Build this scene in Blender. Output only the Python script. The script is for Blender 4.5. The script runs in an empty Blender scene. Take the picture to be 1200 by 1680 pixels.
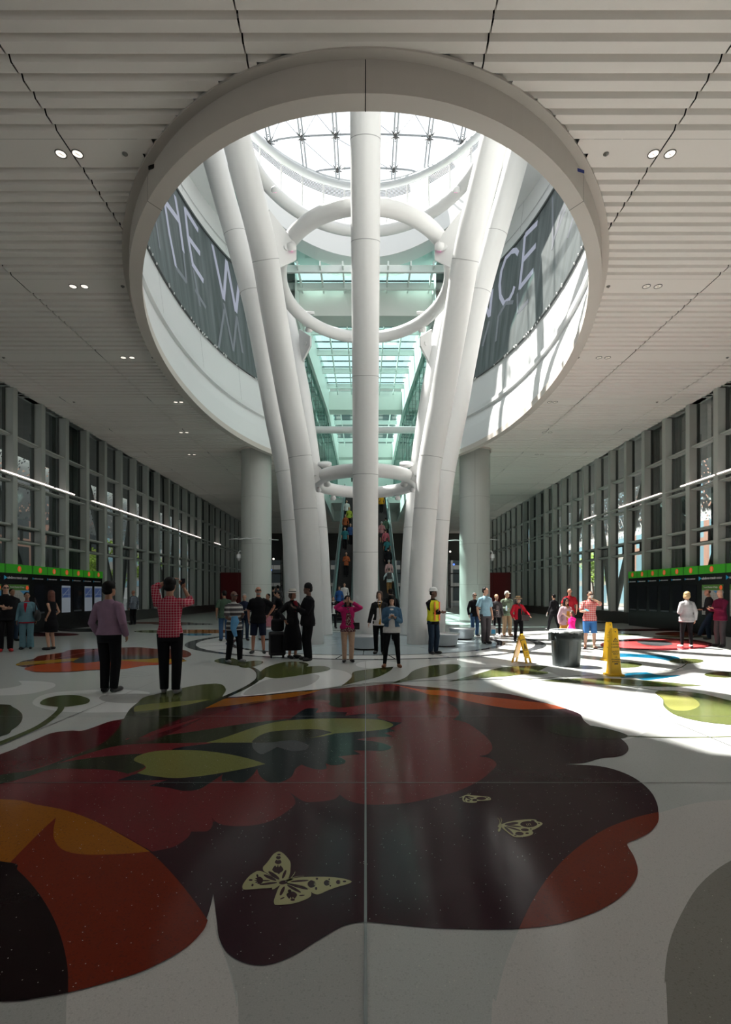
import bpy, bmesh, math, random
from mathutils import Vector, Matrix, geometry
random.seed(7)
PI = math.pi
scene = bpy.context.scene
COL = scene.collection

# ------------------------------------------------------------------ camera, light, exposure
cd = bpy.data.cameras.new('camera'); cam = bpy.data.objects.new('camera', cd); COL.objects.link(cam)
cam.location = (0, 0, 1.6); cam.rotation_euler = (PI/2, 0, 0)
cd.sensor_fit = 'HORIZONTAL'; cd.sensor_width = 36; cd.lens = 36*850/1200
cd.shift_y = 135/1200; cd.clip_end = 500; cd.clip_start = 0.05
scene.camera = cam
scene.view_settings.view_transform = 'Standard'
scene.view_settings.look = 'None'
scene.view_settings.gamma = 1
scene.view_settings.use_curve_mapping = False
scene.view_settings.exposure = -0.22

w = bpy.data.worlds.new('sky'); scene.world = w; w.use_nodes = True
nt = w.node_tree; nt.nodes.clear()
bg = nt.nodes.new('ShaderNodeBackground'); out = nt.nodes.new('ShaderNodeOutputWorld')
bg.inputs[0].default_value = (0.93, 0.965, 1.0, 1); bg.inputs[1].default_value = 1.75
nt.links.new(bg.outputs[0], out.inputs[0])

sd = bpy.data.lights.new('sun', 'SUN'); sd.energy = 27.0; sd.angle = math.radians(1.0); sd.color = (1, .96, .9)
sun = bpy.data.objects.new('sun', sd); COL.objects.link(sun)
sun.rotation_euler = Vector((0.40, -0.33, -1)).to_track_quat('-Z', 'Y').to_euler()
sun.location = (0, 20, 60)

pd = bpy.data.lights.new('skylight_portal', 'AREA'); pd.shape = 'RECTANGLE'; pd.size = 16.4; pd.size_y = 22
pd.cycles.is_portal = True
po = bpy.data.objects.new('skylight_portal', pd); COL.objects.link(po); po.location = (0, 19.5, 29.5)

# ------------------------------------------------------------------ materials
MATS = {}
def mat(name, col, rough=.5, metal=0., spec=.5, emit=None, estr=0, noise=0, nscale=8, bump=0, coat=0):
    if name in MATS: return MATS[name]
    m = bpy.data.materials.new(name); m.use_nodes = True
    n = m.node_tree; b = n.nodes['Principled BSDF']
    b.inputs['Base Color'].default_value = (*col, 1); b.inputs['Roughness'].default_value = rough
    b.inputs['Metallic'].default_value = metal; b.inputs['Specular IOR Level'].default_value = spec
    if coat: b.inputs['Coat Weight'].default_value = coat; b.inputs['Coat Roughness'].default_value = .05
    if emit: b.inputs['Emission Color'].default_value = (*emit, 1); b.inputs['Emission Strength'].default_value = estr
    if noise or bump:
        tc = n.nodes.new('ShaderNodeTexCoord'); nz = n.nodes.new('ShaderNodeTexNoise')
        nz.inputs['Scale'].default_value = nscale; nz.inputs['Detail'].default_value = 4
        n.links.new(tc.outputs['Object'], nz.inputs['Vector'])
        if noise:
            mx = n.nodes.new('ShaderNodeMix'); mx.data_type = 'RGBA'
            mx.inputs[6].default_value = (*[c*(1-noise) for c in col], 1)
            mx.inputs[7].default_value = (*[min(1, c*(1+noise)) for c in col], 1)
            n.links.new(nz.outputs['Fac'], mx.inputs[0]); n.links.new(mx.outputs[2], b.inputs['Base Color'])
        if bump:
            bp = n.nodes.new('ShaderNodeBump'); bp.inputs['Strength'].default_value = bump; bp.inputs['Distance'].default_value = .01
            n.links.new(nz.outputs['Fac'], bp.inputs['Height']); n.links.new(bp.outputs['Normal'], b.inputs['Normal'])
    MATS[name] = m; return m

def terrazzo(name, col, chips=.35, chipcol=(.8, .78, .7), dark=(.02, .02, .02), rough=.12):
    m = bpy.data.materials.new(name); m.use_nodes = True; n = m.node_tree; L = n.links
    b = n.nodes['Principled BSDF']; b.inputs['Roughness'].default_value = rough; b.inputs['Specular IOR Level'].default_value = .05
    g = n.nodes.new('ShaderNodeNewGeometry')
    v = n.nodes.new('ShaderNodeTexVoronoi'); v.inputs['Scale'].default_value = 95
    L.new(g.outputs['Position'], v.inputs['Vector'])
    sep = n.nodes.new('ShaderNodeSeparateColor'); L.new(v.outputs['Color'], sep.inputs[0])
    def thr(sock, val, gt=True):
        t = n.nodes.new('ShaderNodeMath'); t.operation = 'GREATER_THAN' if gt else 'LESS_THAN'
        L.new(sock, t.inputs[0]); t.inputs[1].default_value = val; return t.outputs[0]
    def mul(a, b_):
        t = n.nodes.new('ShaderNodeMath'); t.operation = 'MULTIPLY'
        L.new(a, t.inputs[0])
        if isinstance(b_, float): t.inputs[1].default_value = b_
        else: L.new(b_, t.inputs[1])
        return t.outputs[0]
    def mix(f, a, c):
        t = n.nodes.new('ShaderNodeMix'); t.data_type = 'RGBA'
        L.new(f, t.inputs[0])
        if isinstance(a, tuple): t.inputs[6].default_value = (*a, 1)
        else: L.new(a, t.inputs[6])
        if isinstance(c, tuple): t.inputs[7].default_value = (*c, 1)
        else: L.new(c, t.inputs[7])
        return t.outputs[2]
    near = thr(v.outputs['Distance'], .25, False)
    wf = mul(mul(thr(sep.outputs[0], .982), near), 0.8)
    df = mul(mul(thr(sep.outputs[1], .84), thr(v.outputs['Distance'], .5, False)), chips)
    nz = n.nodes.new('ShaderNodeTexNoise'); nz.inputs['Scale'].default_value = 160; L.new(g.outputs['Position'], nz.inputs['Vector'])
    base = mix(nz.outputs['Fac'], tuple(c*.82 for c in col), tuple(min(1, c*1.18) for c in col))
    c1 = mix(df, base, dark); c2 = mix(wf, c1, chipcol)
    L.new(c2, b.inputs['Base Color'])
    MATS[name] = m; return m

def glass(name, tint=(1, 1, 1), refl=.12, rough=.02, opac=0.0, body=(.05, .06, .06)):
    m = bpy.data.materials.new(name); m.use_nodes = True; n = m.node_tree; n.nodes.clear(); L = n.links
    o = n.nodes.new('ShaderNodeOutputMaterial'); t = n.nodes.new('ShaderNodeBsdfTransparent'); gl = n.nodes.new('ShaderNodeBsdfGlossy')
    t.inputs[0].default_value = (*tint, 1); gl.inputs['Roughness'].default_value = rough
    fr = n.nodes.new('ShaderNodeLayerWeight'); fr.inputs[0].default_value = .35
    mr = n.nodes.new('ShaderNodeMapRange'); mr.inputs[3].default_value = refl*.5; mr.inputs[4].default_value = min(1, refl*4)
    L.new(fr.outputs['Fresnel'], mr.inputs[0])
    x = n.nodes.new('ShaderNodeMixShader'); L.new(mr.outputs[0], x.inputs[0]); L.new(t.outputs[0], x.inputs[1]); L.new(gl.outputs[0], x.inputs[2])
    last = x
    if opac:
        df = n.nodes.new('ShaderNodeBsdfDiffuse'); df.inputs[0].default_value = (*body, 1)
        y = n.nodes.new('ShaderNodeMixShader'); y.inputs[0].default_value = opac
        L.new(x.outputs[0], y.inputs[1]); L.new(df.outputs[0], y.inputs[2]); last = y
    L.new(last.outputs[0], o.inputs[0]); MATS[name] = m; return m

# ------------------------------------------------------------------ mesh helpers
class MB:
    def __init__(s): s.v = []; s.f = []; s.mi = []; s.sm = []
    def add(s, vs, fs, mi=0, smooth=False):
        o = len(s.v); s.v += [tuple(p) for p in vs]
        for f in fs: s.f.append(tuple(i+o for i in f)); s.mi.append(mi); s.sm.append(smooth)
        return s
    def quad(s, a, b, c, d, mi=0): return s.add([a, b, c, d], [(0, 1, 2, 3)], mi)
    def box(s, x0, x1, y0, y1, z0, z1, mi=0, M=None):
        vs = [Vector((x, y, z)) for z in (z0, z1) for y in (y0, y1) for x in (x0, x1)]
        if M: vs = [M @ v for v in vs]
        return s.add(vs, [(0, 2, 3, 1), (4, 5, 7, 6), (0, 1, 5, 4), (2, 6, 7, 3), (0, 4, 6, 2), (1, 3, 7, 5)], mi)
    def bar(s, p, q, wd, h, mi=0):
        p = Vector(p); q = Vector(q); d = q-p; L = d.length
        if L < 1e-6: return s
        M = Matrix.Translation(p) @ d.to_track_quat('Y', 'Z').to_matrix().to_4x4()
        return s.box(-wd/2, wd/2, 0, L, -h/2, h/2, mi, M)
    def tube(s, pts, rad, n=16, mi=0, closed=False, caps=True, flat=1.0, up=None):
        P = [Vector(p) for p in pts]; m = len(P)
        R = rad if isinstance(rad, (list, tuple)) else [rad]*m
        rings = []
        ref = Vector(up) if up else None
        prev = None
        for i in range(m):
            if closed: d = P[(i+1) % m]-P[i-1]
            else: d = P[min(i+1, m-1)]-P[max(i-1, 0)]
            d.normalize()
            if prev is None:
                u = (ref or Vector((0, 0, 1)) if abs(d.z) < .9 else (ref or Vector((0, 1, 0))))
                a = d.cross(u).normalized()
            else: a = (prev - d*prev.dot(d)).normalized()
            b = d.cross(a).normalized(); prev = a
            r = R[i]; ra, rb = r if isinstance(r, (tuple, list)) else (r, r*flat)
            rings.append([P[i]+a*(math.cos(2*PI*k/n)*ra)+b*(math.sin(2*PI*k/n)*rb) for k in range(n)])
        vs = [v for r in rings for v in r]; fs = []
        for i in range(m if closed else m-1):
            j = (i+1) % m
            for k in range(n):
                l = (k+1) % n; fs.append((i*n+k, i*n+l, j*n+l, j*n+k))
        s.add(vs, fs, mi, True)
        if caps and not closed:
            s.add(rings[0], [tuple(range(n))[::-1]], mi); s.add(rings[-1], [tuple(range(n))], mi)
        return s
    def lathe(s, prof, c=(0, 0, 0), n=32, mi=0, sx=1, sy=1, M=None, smooth=True, caps=True):
        c = Vector(c); vs = []; fs = []
        for (r, z) in prof:
            for k in range(n):
                v = Vector((math.cos(2*PI*k/n)*r*sx, math.sin(2*PI*k/n)*r*sy, z))
                if M: v = M @ v
                vs.append(v+c)
        m = len(prof)
        for i in range(m-1):
            for k in range(n):
                l = (k+1) % n; fs.append((i*n+k, i*n+l, (i+1)*n+l, (i+1)*n+k))
        s.add(vs, fs, mi, smooth)
        if caps:
            if prof[0][0] > 1e-4: s.add(vs[:n], [tuple(range(n))[::-1]], mi)
            if prof[-1][0] > 1e-4: s.add(vs[-n:], [tuple(range(n))], mi)
        return s
    def ell(s, c, r, n=16, m=10, mi=0, M=None):
        prof = [(math.sin(PI*i/m), -math.cos(PI*i/m)) for i in range(m+1)]
        c = Vector(c); vs = []; fs = []
        for (a, z) in prof:
            for k in range(n):
                v = Vector((math.cos(2*PI*k/n)*a*r[0], math.sin(2*PI*k/n)*a*r[1], z*r[2]))
                if M: v = M @ v
                vs.append(v+c)
        for i in range(m):
            for k in range(n):
                l = (k+1) % n; fs.append((i*n+k, i*n+l, (i+1)*n+l, (i+1)*n+k))
        return s.add(vs, fs, mi, True)
    def poly(s, pts, z, mi=0):
        P = [Vector((p[0], p[1], 0)) for p in pts]
        tr = geometry.tessellate_polygon([P])
        out = []
        for t in tr:
            a, b, c = (P[i] for i in t)
            out.append(t if (b-a).cross(c-a).z > 0 else (t[0], t[2], t[1]))
        return s.add([(p.x, p.y, z) for p in P], out, mi)
    def build(s, name, mats, parent=None, loc=None):
        me = bpy.data.meshes.new(name); me.from_pydata(s.v, [], s.f)
        if not isinstance(mats, (list, tuple)): mats = [mats]
        for m in mats: me.materials.append(m)
        me.polygons.foreach_set('material_index', s.mi); me.polygons.foreach_set('use_smooth', s.sm)
        me.update()
        o = bpy.data.objects.new(name, me); COL.objects.link(o)
        if parent: o.parent = parent
        if loc: o.location = loc
        return o

def tag(o, label=None, cat=None, group=None, kind=None):
    if label: o['label'] = label
    if cat: o['category'] = cat
    if group: o['group'] = group
    if kind: o['kind'] = kind
    return o
def struct(o): o['kind'] = 'structure'; return o
def empty(name, loc, rz=0, label=None, cat=None, group=None):
    o = bpy.data.objects.new(name, None); COL.objects.link(o); o.location = loc; o.rotation_euler = (0, 0, rz)
    o.empty_display_size = .2
    return tag(o, label, cat, group)

F = 850.0; CH = 1.6
def FL(px, py): 
    """ground position seen at a photo point"""
    y = F*CH/(py-975); return ((px-600)*CH/(py-975), y)
def AT(px, py, Y):
    return Vector(((px-600)*Y/F, Y, CH+(975-py)*Y/F))
def crom(pts, sub=6, closed=True):
    """smooth outline through points; a point written twice is a corner"""
    n = len(pts); res = []
    rng = range(n) if closed else range(n-1)
    for i in rng:
        g = (lambda k: pts[k % n]) if closed else (lambda k: pts[max(0, min(n-1, k))])
        p0, p1, p2, p3 = g(i-1), g(i), g(i+1), g(i+2)
        if p1 == p2: continue
        if p0 == p1: p0 = p1
        for k in range(sub):
            t = k/sub
            res.append(tuple(.5*((2*p1[j])+(-p0[j]+p2[j])*t+(2*p0[j]-5*p1[j]+4*p2[j]-p3[j])*t*t+(-p0[j]+3*p1[j]-3*p2[j]+p3[j])*t**3) for j in (0, 1)))
    if not closed: res.append(tuple(pts[-1]))
    return res

WHITE = mat('white_steel', (.68, .685, .68), .38)
WALLW = mat('white_panel', (.74, .75, .75), .5)
CEILM = mat('ceiling_metal', (.84, .785, .73), .42)
CEILG = mat('ceiling_groove', (.84, .785, .73), .42)
RINGM = mat('ring_panel', (.58, .53, .48), .5)
DARK = mat('dark_void', (.015, .015, .015), .8)
MULL = mat('mullion_metal', (.42, .44, .41), .5)
STEEL = mat('brushed_steel', (.55, .56, .58), .35, .85)
GREYCON = mat('round_column_panel', (.50, .52, .49), .45)
BLACK = mat('black_gloss', (.008, .008, .009), .15)
SEAM = mat('seam_grey', (.35, .36, .36), .6)  # flat grey of panel joints, seam bands and fixture lenses
WGLASS = glass('window_glass', (.80, .86, .84), .07)
DOMEG = glass('dome_glass', (.97, .98, .98), .03)
TEALG = glass('teal_glass', (.46, .68, .63), .10)
TEALROOF = glass('teal_roof_glass', (.60, .86, .82), .05)
BALUG = glass('balustrade_glass', (.35, .62, .56), .35)
HZ = 9.84     # ceiling height
RZ = 9.29     # bottom of hanging ring

# ------------------------------------------------------------------ the oval opening
OC = 20.2; OA = 6.85; OB = 11.95; OE = 2.1
def oval(t, off=0.0):
    c, s_ = math.cos(t), math.sin(t)
    x = (OA+off)*math.copysign(abs(c)**(2/OE), c); y = (OB+off)*math.copysign(abs(s_)**(2/OE), s_)
    return (x, OC+y)
def oval_x(y, off):
    q = abs((y-OC)/(OB+off))
    return 0 if q >= 1 else (OA+off)*(1-q**OE)**(1/OE)
NT = 192
def oring(off, z, n=NT): return [(*oval(2*PI*k/n, off), z) for k in range(n)]
def strip(mb, r0, r1, mi=0, smooth=True, skip=None, closed=True):
    n = len(r0); fs = []
    for k in range(n if closed else n-1):
        if skip and skip(k): continue
        l = (k+1) % n; fs.append((k, l, n+l, n+k))
    mb.add(list(r0)+list(r1), fs, mi, smooth)
SLOT = 3.5; SLOT_END = 58.0
def in_slot(k):
    x0, y0 = oval(2*PI*k/NT, .3); x1, y1 = oval(2*PI*(k+1)/NT, .3)
    return y0 > OC and min(abs(x0), abs(x1)) < 4.0

# hanging ring
m = MB()
prof = [(.0, RZ+.0), (.30, RZ), (.30, HZ-.03), (.46, HZ-.03), (.46, HZ+.02)]
def noslot(k):
    x0, y0 = oval(2*PI*k/NT, 0)
    return y0 > OC and abs(x0) < SLOT-.1
for (a, za), (b, zb) in zip(prof[:-1], prof[1:]):
    strip(m, oring(a, za), oring(b, zb), 0, False, noslot)
strip(m, oring(.0, RZ+.25), oring(0, RZ), 0, True, noslot)
struct(m.build('trim_1', RINGM))
# panel joints of the ring
m = MB()
for t in (-PI/2, -PI/2+.62, -PI/2-.62, .15, PI-.15, .9, PI-.9):
    for (a, za), (b, zb) in (((-.004, RZ-.004), (.304, RZ-.004)), ((.304, RZ-.004), (.304, HZ-.035))):
        for dt in (0,):
            p = oval(t-.0007, a); q = oval(t+.0007, a); p2 = oval(t-.0007, b); q2 = oval(t+.0007, b)
            m.quad((*p, za), (*q, za), (*q2, zb), (*p2, zb))
struct(m.build('trim_2', DARK))

# drum wall: cove, ledge, straight wall
m = MB()
dz = [(.0, RZ+.0), (.10, 9.9), (.25, 10.6), (.46, 11.27), (.46, 11.30), (.34, 11.33), (.34, 11.52), (.49, 11.55), (.72, 13.4), (1.52, 19.2), (1.86, 21.7)]
for (a, za), (b, zb) in zip(dz[:-1], dz[1:]):
    strip(m, oring(a, za), oring(b, zb), 0, (zb-za) > .3, in_slot)
# outer skin of the drum, and joints
strip(m, oring(1.05, HZ+.1), oring(2.35, 21.7), 0, True, in_slot)
struct(m.build('wall_oculus', WALLW))
m = MB()
strip(m, oring(1.60, 20.0), oring(1.606, 20.04), 0, True, in_slot)
for t in [i*2*PI/20+.1 for i in range(20)]:
    x, y = oval(t, .4)
    if y > OC and abs(x) < 4.2: continue
    for (a, za), (b, zb) in ((((.485, 11.6), (.70, 13.3))), ((1.56, 19.7), (1.82, 21.5))):
        p = oval(t-.0008, a); q = oval(t+.0008, a); p2 = oval(t-.0008, b); q2 = oval(t+.0008, b)
        m.quad((*p, za), (*q, za), (*q2, zb), (*p2, zb))
struct(m.build('trim_3', SEAM))

# ------------------------------------------------------------------ ceiling
P_ = .2955; BAY = 4.17
XW = 14.4
SEAMS = [-XW, -12.81, -9.15, -5.49, -1.83, 1.83, 5.49, 9.15, 12.81, XW]
m = MB()
def ceil_piece(y0, z0, y1, z1, mi):
    yc = (y0+y1)/2
    ox = oval_x(yc, .42)
    blocked = [(-ox, ox)] if ox > 0 else []
    if yc > 29.0 and yc < SLOT_END: blocked = [(-max(ox, SLOT), max(ox, SLOT))]
    for a, b in zip(SEAMS[:-1], SEAMS[1:]):
        a += .013; b -= .013
        segs = [(a, b)]
        for (u, v) in blocked:
            ns = []
            for (p, q) in segs:
                if q <= u or p >= v: ns.append((p, q))
                else:
                    if p < u: ns.append((p, u))
                    if q > v: ns.append((v, q))
            segs = ns
        for (p, q) in segs:
            if q-p > .02:
                nsub = max(1, int((q-p)/4))
                m.quad((p, y1, z1), (q, y1, z1), (q, y0, z0), (p, y0, z0), mi)
DP = .15
y = 9.38-BAY*5
while y < 70.5:
    # flat light panel
    ceil_piece(y, HZ, y+.31, HZ, 0); ceil_piece(y+.31, HZ, y+.62, HZ, 0)
    yy = y+.62
    for k in range(12):
        a = yy+k*P_
        ceil_piece(a, HZ, a+.006, HZ+DP, 1)          # upstand
        ceil_piece(a+.006, HZ+DP, a+.060, HZ+DP*.62, 1)
        ceil_piece(a+.060, HZ+DP*.62, a+.122, HZ, 1)     # sloping face towards the entrance
        ceil_piece(a+.122, HZ, a+P_, HZ, 0)
    y += BAY
for x in (-XW+.02, XW-.02):   # dark closing gap at the wall heads
    pass
struct(m.build('ceiling', [CEILM, CEILG]))
# dark plenum above the ribs
m = MB()
NP = 96
def plen(z, mi=0):
    ys = [-13+i*.5 for i in range(int((71+13)/.5))]
    for ya in ys:
        yb = ya+.5; yc = (ya+yb)/2
        ox = max(oval_x(ya, 0.35), oval_x(yb, 0.35))
        if 29 < yc < SLOT_END: ox = max(ox, SLOT+.0)
        if ox > 0:
            m.quad((-XW-.3, ya, z), (-XW-.3, yb, z), (-ox, yb, z), (-ox, ya, z)); m.quad((ox, ya, z), (ox, yb, z), (XW+.3, yb, z), (XW+.3, ya, z))
        else: m.quad((-XW-.3, ya, z), (-XW-.3, yb, z), (XW+.3, yb, z), (XW+.3, ya, z))
plen(HZ+.16)
struct(m.build('ceiling', DARK))
# bus deck slab over the hall and the pavements outside (keeps daylight out)
m = MB()
for ya in [-14+i*1.0 for i in range(104)]:
    yb = ya+1; yc = ya+.5
    ox = max(oval_x(ya, .7), oval_x(yb, .7))
    if 29 < yc < 66: ox = max(ox, 4.4)
    if ox > 0:
        for s_ in (-1, 1):
            a, b = sorted((s_*ox, s_*23)); m.box(a, b, ya, yb, HZ+.9, HZ+1.0)
    else: m.box(-23, 23, ya, yb, HZ+.9, HZ+1.0)
struct(m.build('ceiling', mat('deck_concrete', (.22, .22, .21), .8, noise=.2, nscale=2)))
# ------------------------------------------------------------------ side walls with window bays
PITCH = 1.81
YB0 = 20.75-PITCH*12   # a fin centre
NB = 38
ROWS = [.63, 3.75, 4.38, 6.13, 7.98, HZ]
wn = 0
for side, sx in (('left', -1), ('right', 1)):
    m = MB()
    def bx(xa, xb, *r, mi=0):
        a, b = sorted((sx*xa, sx*xb)); m.box(a, b, *r, mi)
    bx(14.25, 14.7, -13, 71, 0, .6, mi=1)
    bx(14.2, 14.7, -13, 71, .6, .64, mi=1)
    for i in range(-8, NB):
        yc = YB0+i*PITCH
        if yc > 70 or yc < -12: continue
        bx(14.08, 14.5, yc-.11, yc+.11, .63, HZ+.15)
        bx(14.03, 14.08, yc-.135, yc+.135, .63, HZ+.15)
    for z in ROWS[1:5]:
        bx(14.2, 14.46, -13, 71, z-.055, z+.055)
        bx(14.12, 14.2, -13, 71, z-.03, z+.03)
    bx(14.1, 14.5, -13, 71, HZ-.0, HZ+.2, mi=0)
    bx(14.0, 14.2, -13, 71, 6.30, 6.36)      # light shelf
    # dark vertical gasket edges beside each pane
    struct(m.build('wall_'+side, [MULL, mat('plinth_dark', (.035, .033, .03), .3)]))
    for i in range(-2, NB-1):
        ya = YB0+i*PITCH+.11; yb = ya+PITCH-.22
        if yb > 69 or yb < 1: continue
        wn += 1
        g = MB(); X = sx*14.42
        for z0, z1 in zip(ROWS[:-1], ROWS[1:]):
            g.quad((X, ya, z0), (X, yb, z0), (X, yb, z1), (X, ya, z1))
        o = struct(g.build('window_%d' % wn, WGLASS))
        f = MB()
        for yy in (ya, yb-.05):
            a, b = sorted((sx*14.36, sx*14.46)); f.box(a, b, yy, yy+.05, .63, HZ)
        # little awning frame row
        a, b = sorted((sx*14.34, sx*14.44))
        f.box(a, b, ya+.05, yb-.05, 3.80, 3.86); f.box(a, b, ya+.05, yb-.05, 4.26, 4.32)
        f.box(a, b, (ya+yb)/2-.03, (ya+yb)/2+.03, 3.8, 4.32)
        f.build('window_frame', mat('gasket_dark', (.05, .055, .05), .5), o)
# light strips on the shelf
LITW = mat('led_white', (1, .95, .9), .5, emit=(1, .84, .80), estr=2.2)
LITD = mat('led_off', (.55, .55, .53), .4)
lab_side = {-1: 'left', 1: 'right'}
for sx in (-1, 1):
    lens_lit = [(17.0, 19.5), (20.0, 23.2), (23.4, 24.9), (26.6, 29.3), (29.6, 33.8), (34.2, 38.6), (39.0, 44), (48, 50)] if sx < 0 else [(17.5, 20.6), (20.8, 23), (24.6, 28.6), (31.5, 33.2), (36.0, 39.0)]
    for j, (a, b) in enumerate(lens_lit):
        m = MB(); x0, x1 = sorted((sx*13.97, sx*14.1)); m.box(x0, x1, a, b, 6.365, 6.41)
        o = m.build('linear_light', LITW if (sx < 0 or j in (0, 1, 2, 3)) else LITD)
        near = ['nearest', 'second', 'third', 'fourth', 'fifth', 'sixth', 'seventh', 'farthest'][j] if j < len(lens_lit)-1 else 'farthest'
        tag(o, '%s slim linear light on the %s window wall shelf, counted from the camera' % (near, lab_side[sx]), 'light', 'linear lights on the %s window wall' % lab_side[sx])

# far end wall with glazed bays, closing wall behind the camera
m = MB()
m.box(-14.6, 14.6, 70, 70.3, 6.2, HZ+1)
for x in [-14.4+i*1.6 for i in range(19)]:
    m.box(x-.1, x+.1, 69.8, 70.1, 0, 6.3)
for z in (2.6, 4.4): m.box(-14.6, 14.6, 69.85, 70.05, z-.08, z+.08)
struct(m.build('wall_back', mat('endwall_dark', (.06, .06, .055), .5)))
m = MB(); m.quad((-14.5, 70.2, 0), (14.5, 70.2, 0), (14.5, 70.2, 6.2), (-14.5, 70.2, 6.2))
wn += 1; struct(m.build('window_%d' % wn, WGLASS))
m = MB(); m.box(-20, 20, -14.2, -13.9, 0, HZ+1)
struct(m.build('wall_front', mat('rear_wall', (.30, .29, .28), .6)))

# red partitions at the far ends
for sx, nm in ((-1, 'left'), (1, 'right')):
    m = MB(); a, b = sorted((sx*12.3, sx*14.0)); m.box(a, b, 50, 50.3, 0, 3.7); a, b = sorted((sx*11.2, sx*12.3)); m.box(a, b, 50.05, 50.25, 0, 3.7)
    o = m.build('partition', mat('deep_red', (.16, .008, .010), .45))
    tag(o, 'dark red partition wall at the far end of the %s window wall' % nm, 'partition', 'red partitions')

# ------------------------------------------------------------------ outside
m = MB(); m.box(-90, 90, -60, 190, -.5, -.07)
struct(m.build('floor', mat('asphalt', (.34, .34, .34), .8, noise=.3, nscale=.5)))
bl_glass = mat('tower_glass', (.25, .42, .50), .25, noise=.5, nscale=.6)
bl_wall = mat('tower_wall', (.42, .38, .35), .7, noise=.2, nscale=.4)
bl_brick = mat('brick_facade', (.38, .22, .17), .8, noise=.2, nscale=1.2)
bl_dark = mat('facade_dark', (.05, .06, .065), .4)
def facade_mat(wall, gl):
    key = 'facade_'+wall.name+'_'+gl.name
    if key in MATS: return MATS[key]
    m = bpy.data.materials.new(key); m.use_nodes = True; n = m.node_tree; L = n.links; b = n.nodes['Principled BSDF']; b.inputs['Roughness'].default_value = .5
    g = n.nodes.new('ShaderNodeNewGeometry'); sp = n.nodes.new('ShaderNodeSeparateXYZ'); L.new(g.outputs['Position'], sp.inputs[0])
    ad = n.nodes.new('ShaderNodeMath'); L.new(sp.outputs[0], ad.inputs[0]); L.new(sp.outputs[1], ad.inputs[1])
    cb = n.nodes.new('ShaderNodeCombineXYZ'); L.new(ad.outputs[0], cb.inputs[0]); L.new(sp.outputs[2], cb.inputs[1])
    br = n.nodes.new('ShaderNodeTexBrick'); br.offset = 0; br.inputs['Scale'].default_value = 1; br.inputs['Brick Width'].default_value = 2.6; br.inputs['Row Height'].default_value = 3.3; br.inputs['Mortar Size'].default_value = .42
    c1 = wall.node_tree.nodes['Principled BSDF'].inputs['Base Color'].default_value[:]; c2 = gl.node_tree.nodes['Principled BSDF'].inputs['Base Color'].default_value[:]
    br.inputs['Color1'].default_value = c2; br.inputs['Color2'].default_value = [c*.6 for c in c2[:3]]+[1]; br.inputs['Mortar'].default_value = c1
    L.new(cb.outputs[0], br.inputs['Vector']); L.new(br.outputs['Color'], b.inputs['Base Color']); MATS[key] = m; return m
def tower(x0, x1, y0, y1, h, wall, gl, label, group='street buildings'):
    e = empty('building', ((x0+x1)/2, (y0+y1)/2, 0), 0, label, 'building', group)
    ox, oy = (x0+x1)/2, (y0+y1)/2
    b = MB(); b.box(x0-ox, x1-ox, y0-oy, y1-oy, 0, h); b.build('facade', facade_mat(wall, gl), e)
tower(-52, -33, 4, 38, 40, bl_wall, bl_glass, 'pale glassy office tower seen through the nearer left windows')
tower(-52, -33, 42, 66, 34, bl_brick, bl_dark, 'brown brick building seen through the farther left windows')
tower(-56, -36, 70, 110, 44, bl_glass, bl_wall, 'blue glass tower far down the left street')
tower(33, 52, 2, 26, 38, bl_wall, bl_dark, 'grey building seen through the nearer right windows')
tower(32, 52, 30, 62, 34, bl_brick, bl_glass, 'pinkish brick building seen through the middle right windows')
tower(34, 54, 66, 108, 40, bl_wall, bl_glass, 'pale tower far down the right street')
tower(-30, 30, 96, 110, 40, bl_wall, bl_dark, 'grey building added behind the glazed back wall to darken its bright panes')  # added block beyond the end wall, cuts the sky brightness in its panes
# pedestrian pavement lights / steel struts of the outer skin
m = MB()
OUTG = mat('outer_steel', (.16, .17, .165), .5)
OUTP = mat('outer_panel', (.075, .085, .08), .5)
for sx in (-1, 1):
    e = empty('facade_strut_frame', (sx*17.2, 30, 0), 0, 'tree-like frame of slanting grey struts outside the %s windows' % lab_side[sx], 'frame', 'outer steel frames')
    k = 0
    for yb in range(-30, 40, 9):
        m = MB()
        m.tube([(0, yb, 0), (sx*.5, yb-3.6, 9.9)], [.22, .16], 10); m.tube([(0, yb, 0), (sx*.5, yb+3.6, 9.9)], [.22, .16], 10)
        m.tube([(0, yb, 0), (sx*.2, yb, 9.9)], [.16, .12], 10)
        m.build('strut', OUTG, e)
    # opaque panels standing behind some bays
    for (a, b) in ((24.7, 26.9), (13.2, 15.8), (34.5, 37.0), (44, 48)) if sx < 0 else ((20.2, 22.4), (24.1, 27.6), (15.0, 18.2), (41.0, 45.6)):
        q = MB(); q.box(*sorted((sx*14.95, sx*15.1)), a, b, .0, HZ+.6)
        for yy in [a+.25*i for i in range(1, int((b-a)/.25))]: q.box(*sorted((sx*14.93, sx*14.95)), yy-.02, yy+.02, 0, HZ+.6)
        struct(q.build('wall_outer', OUTP))
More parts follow.
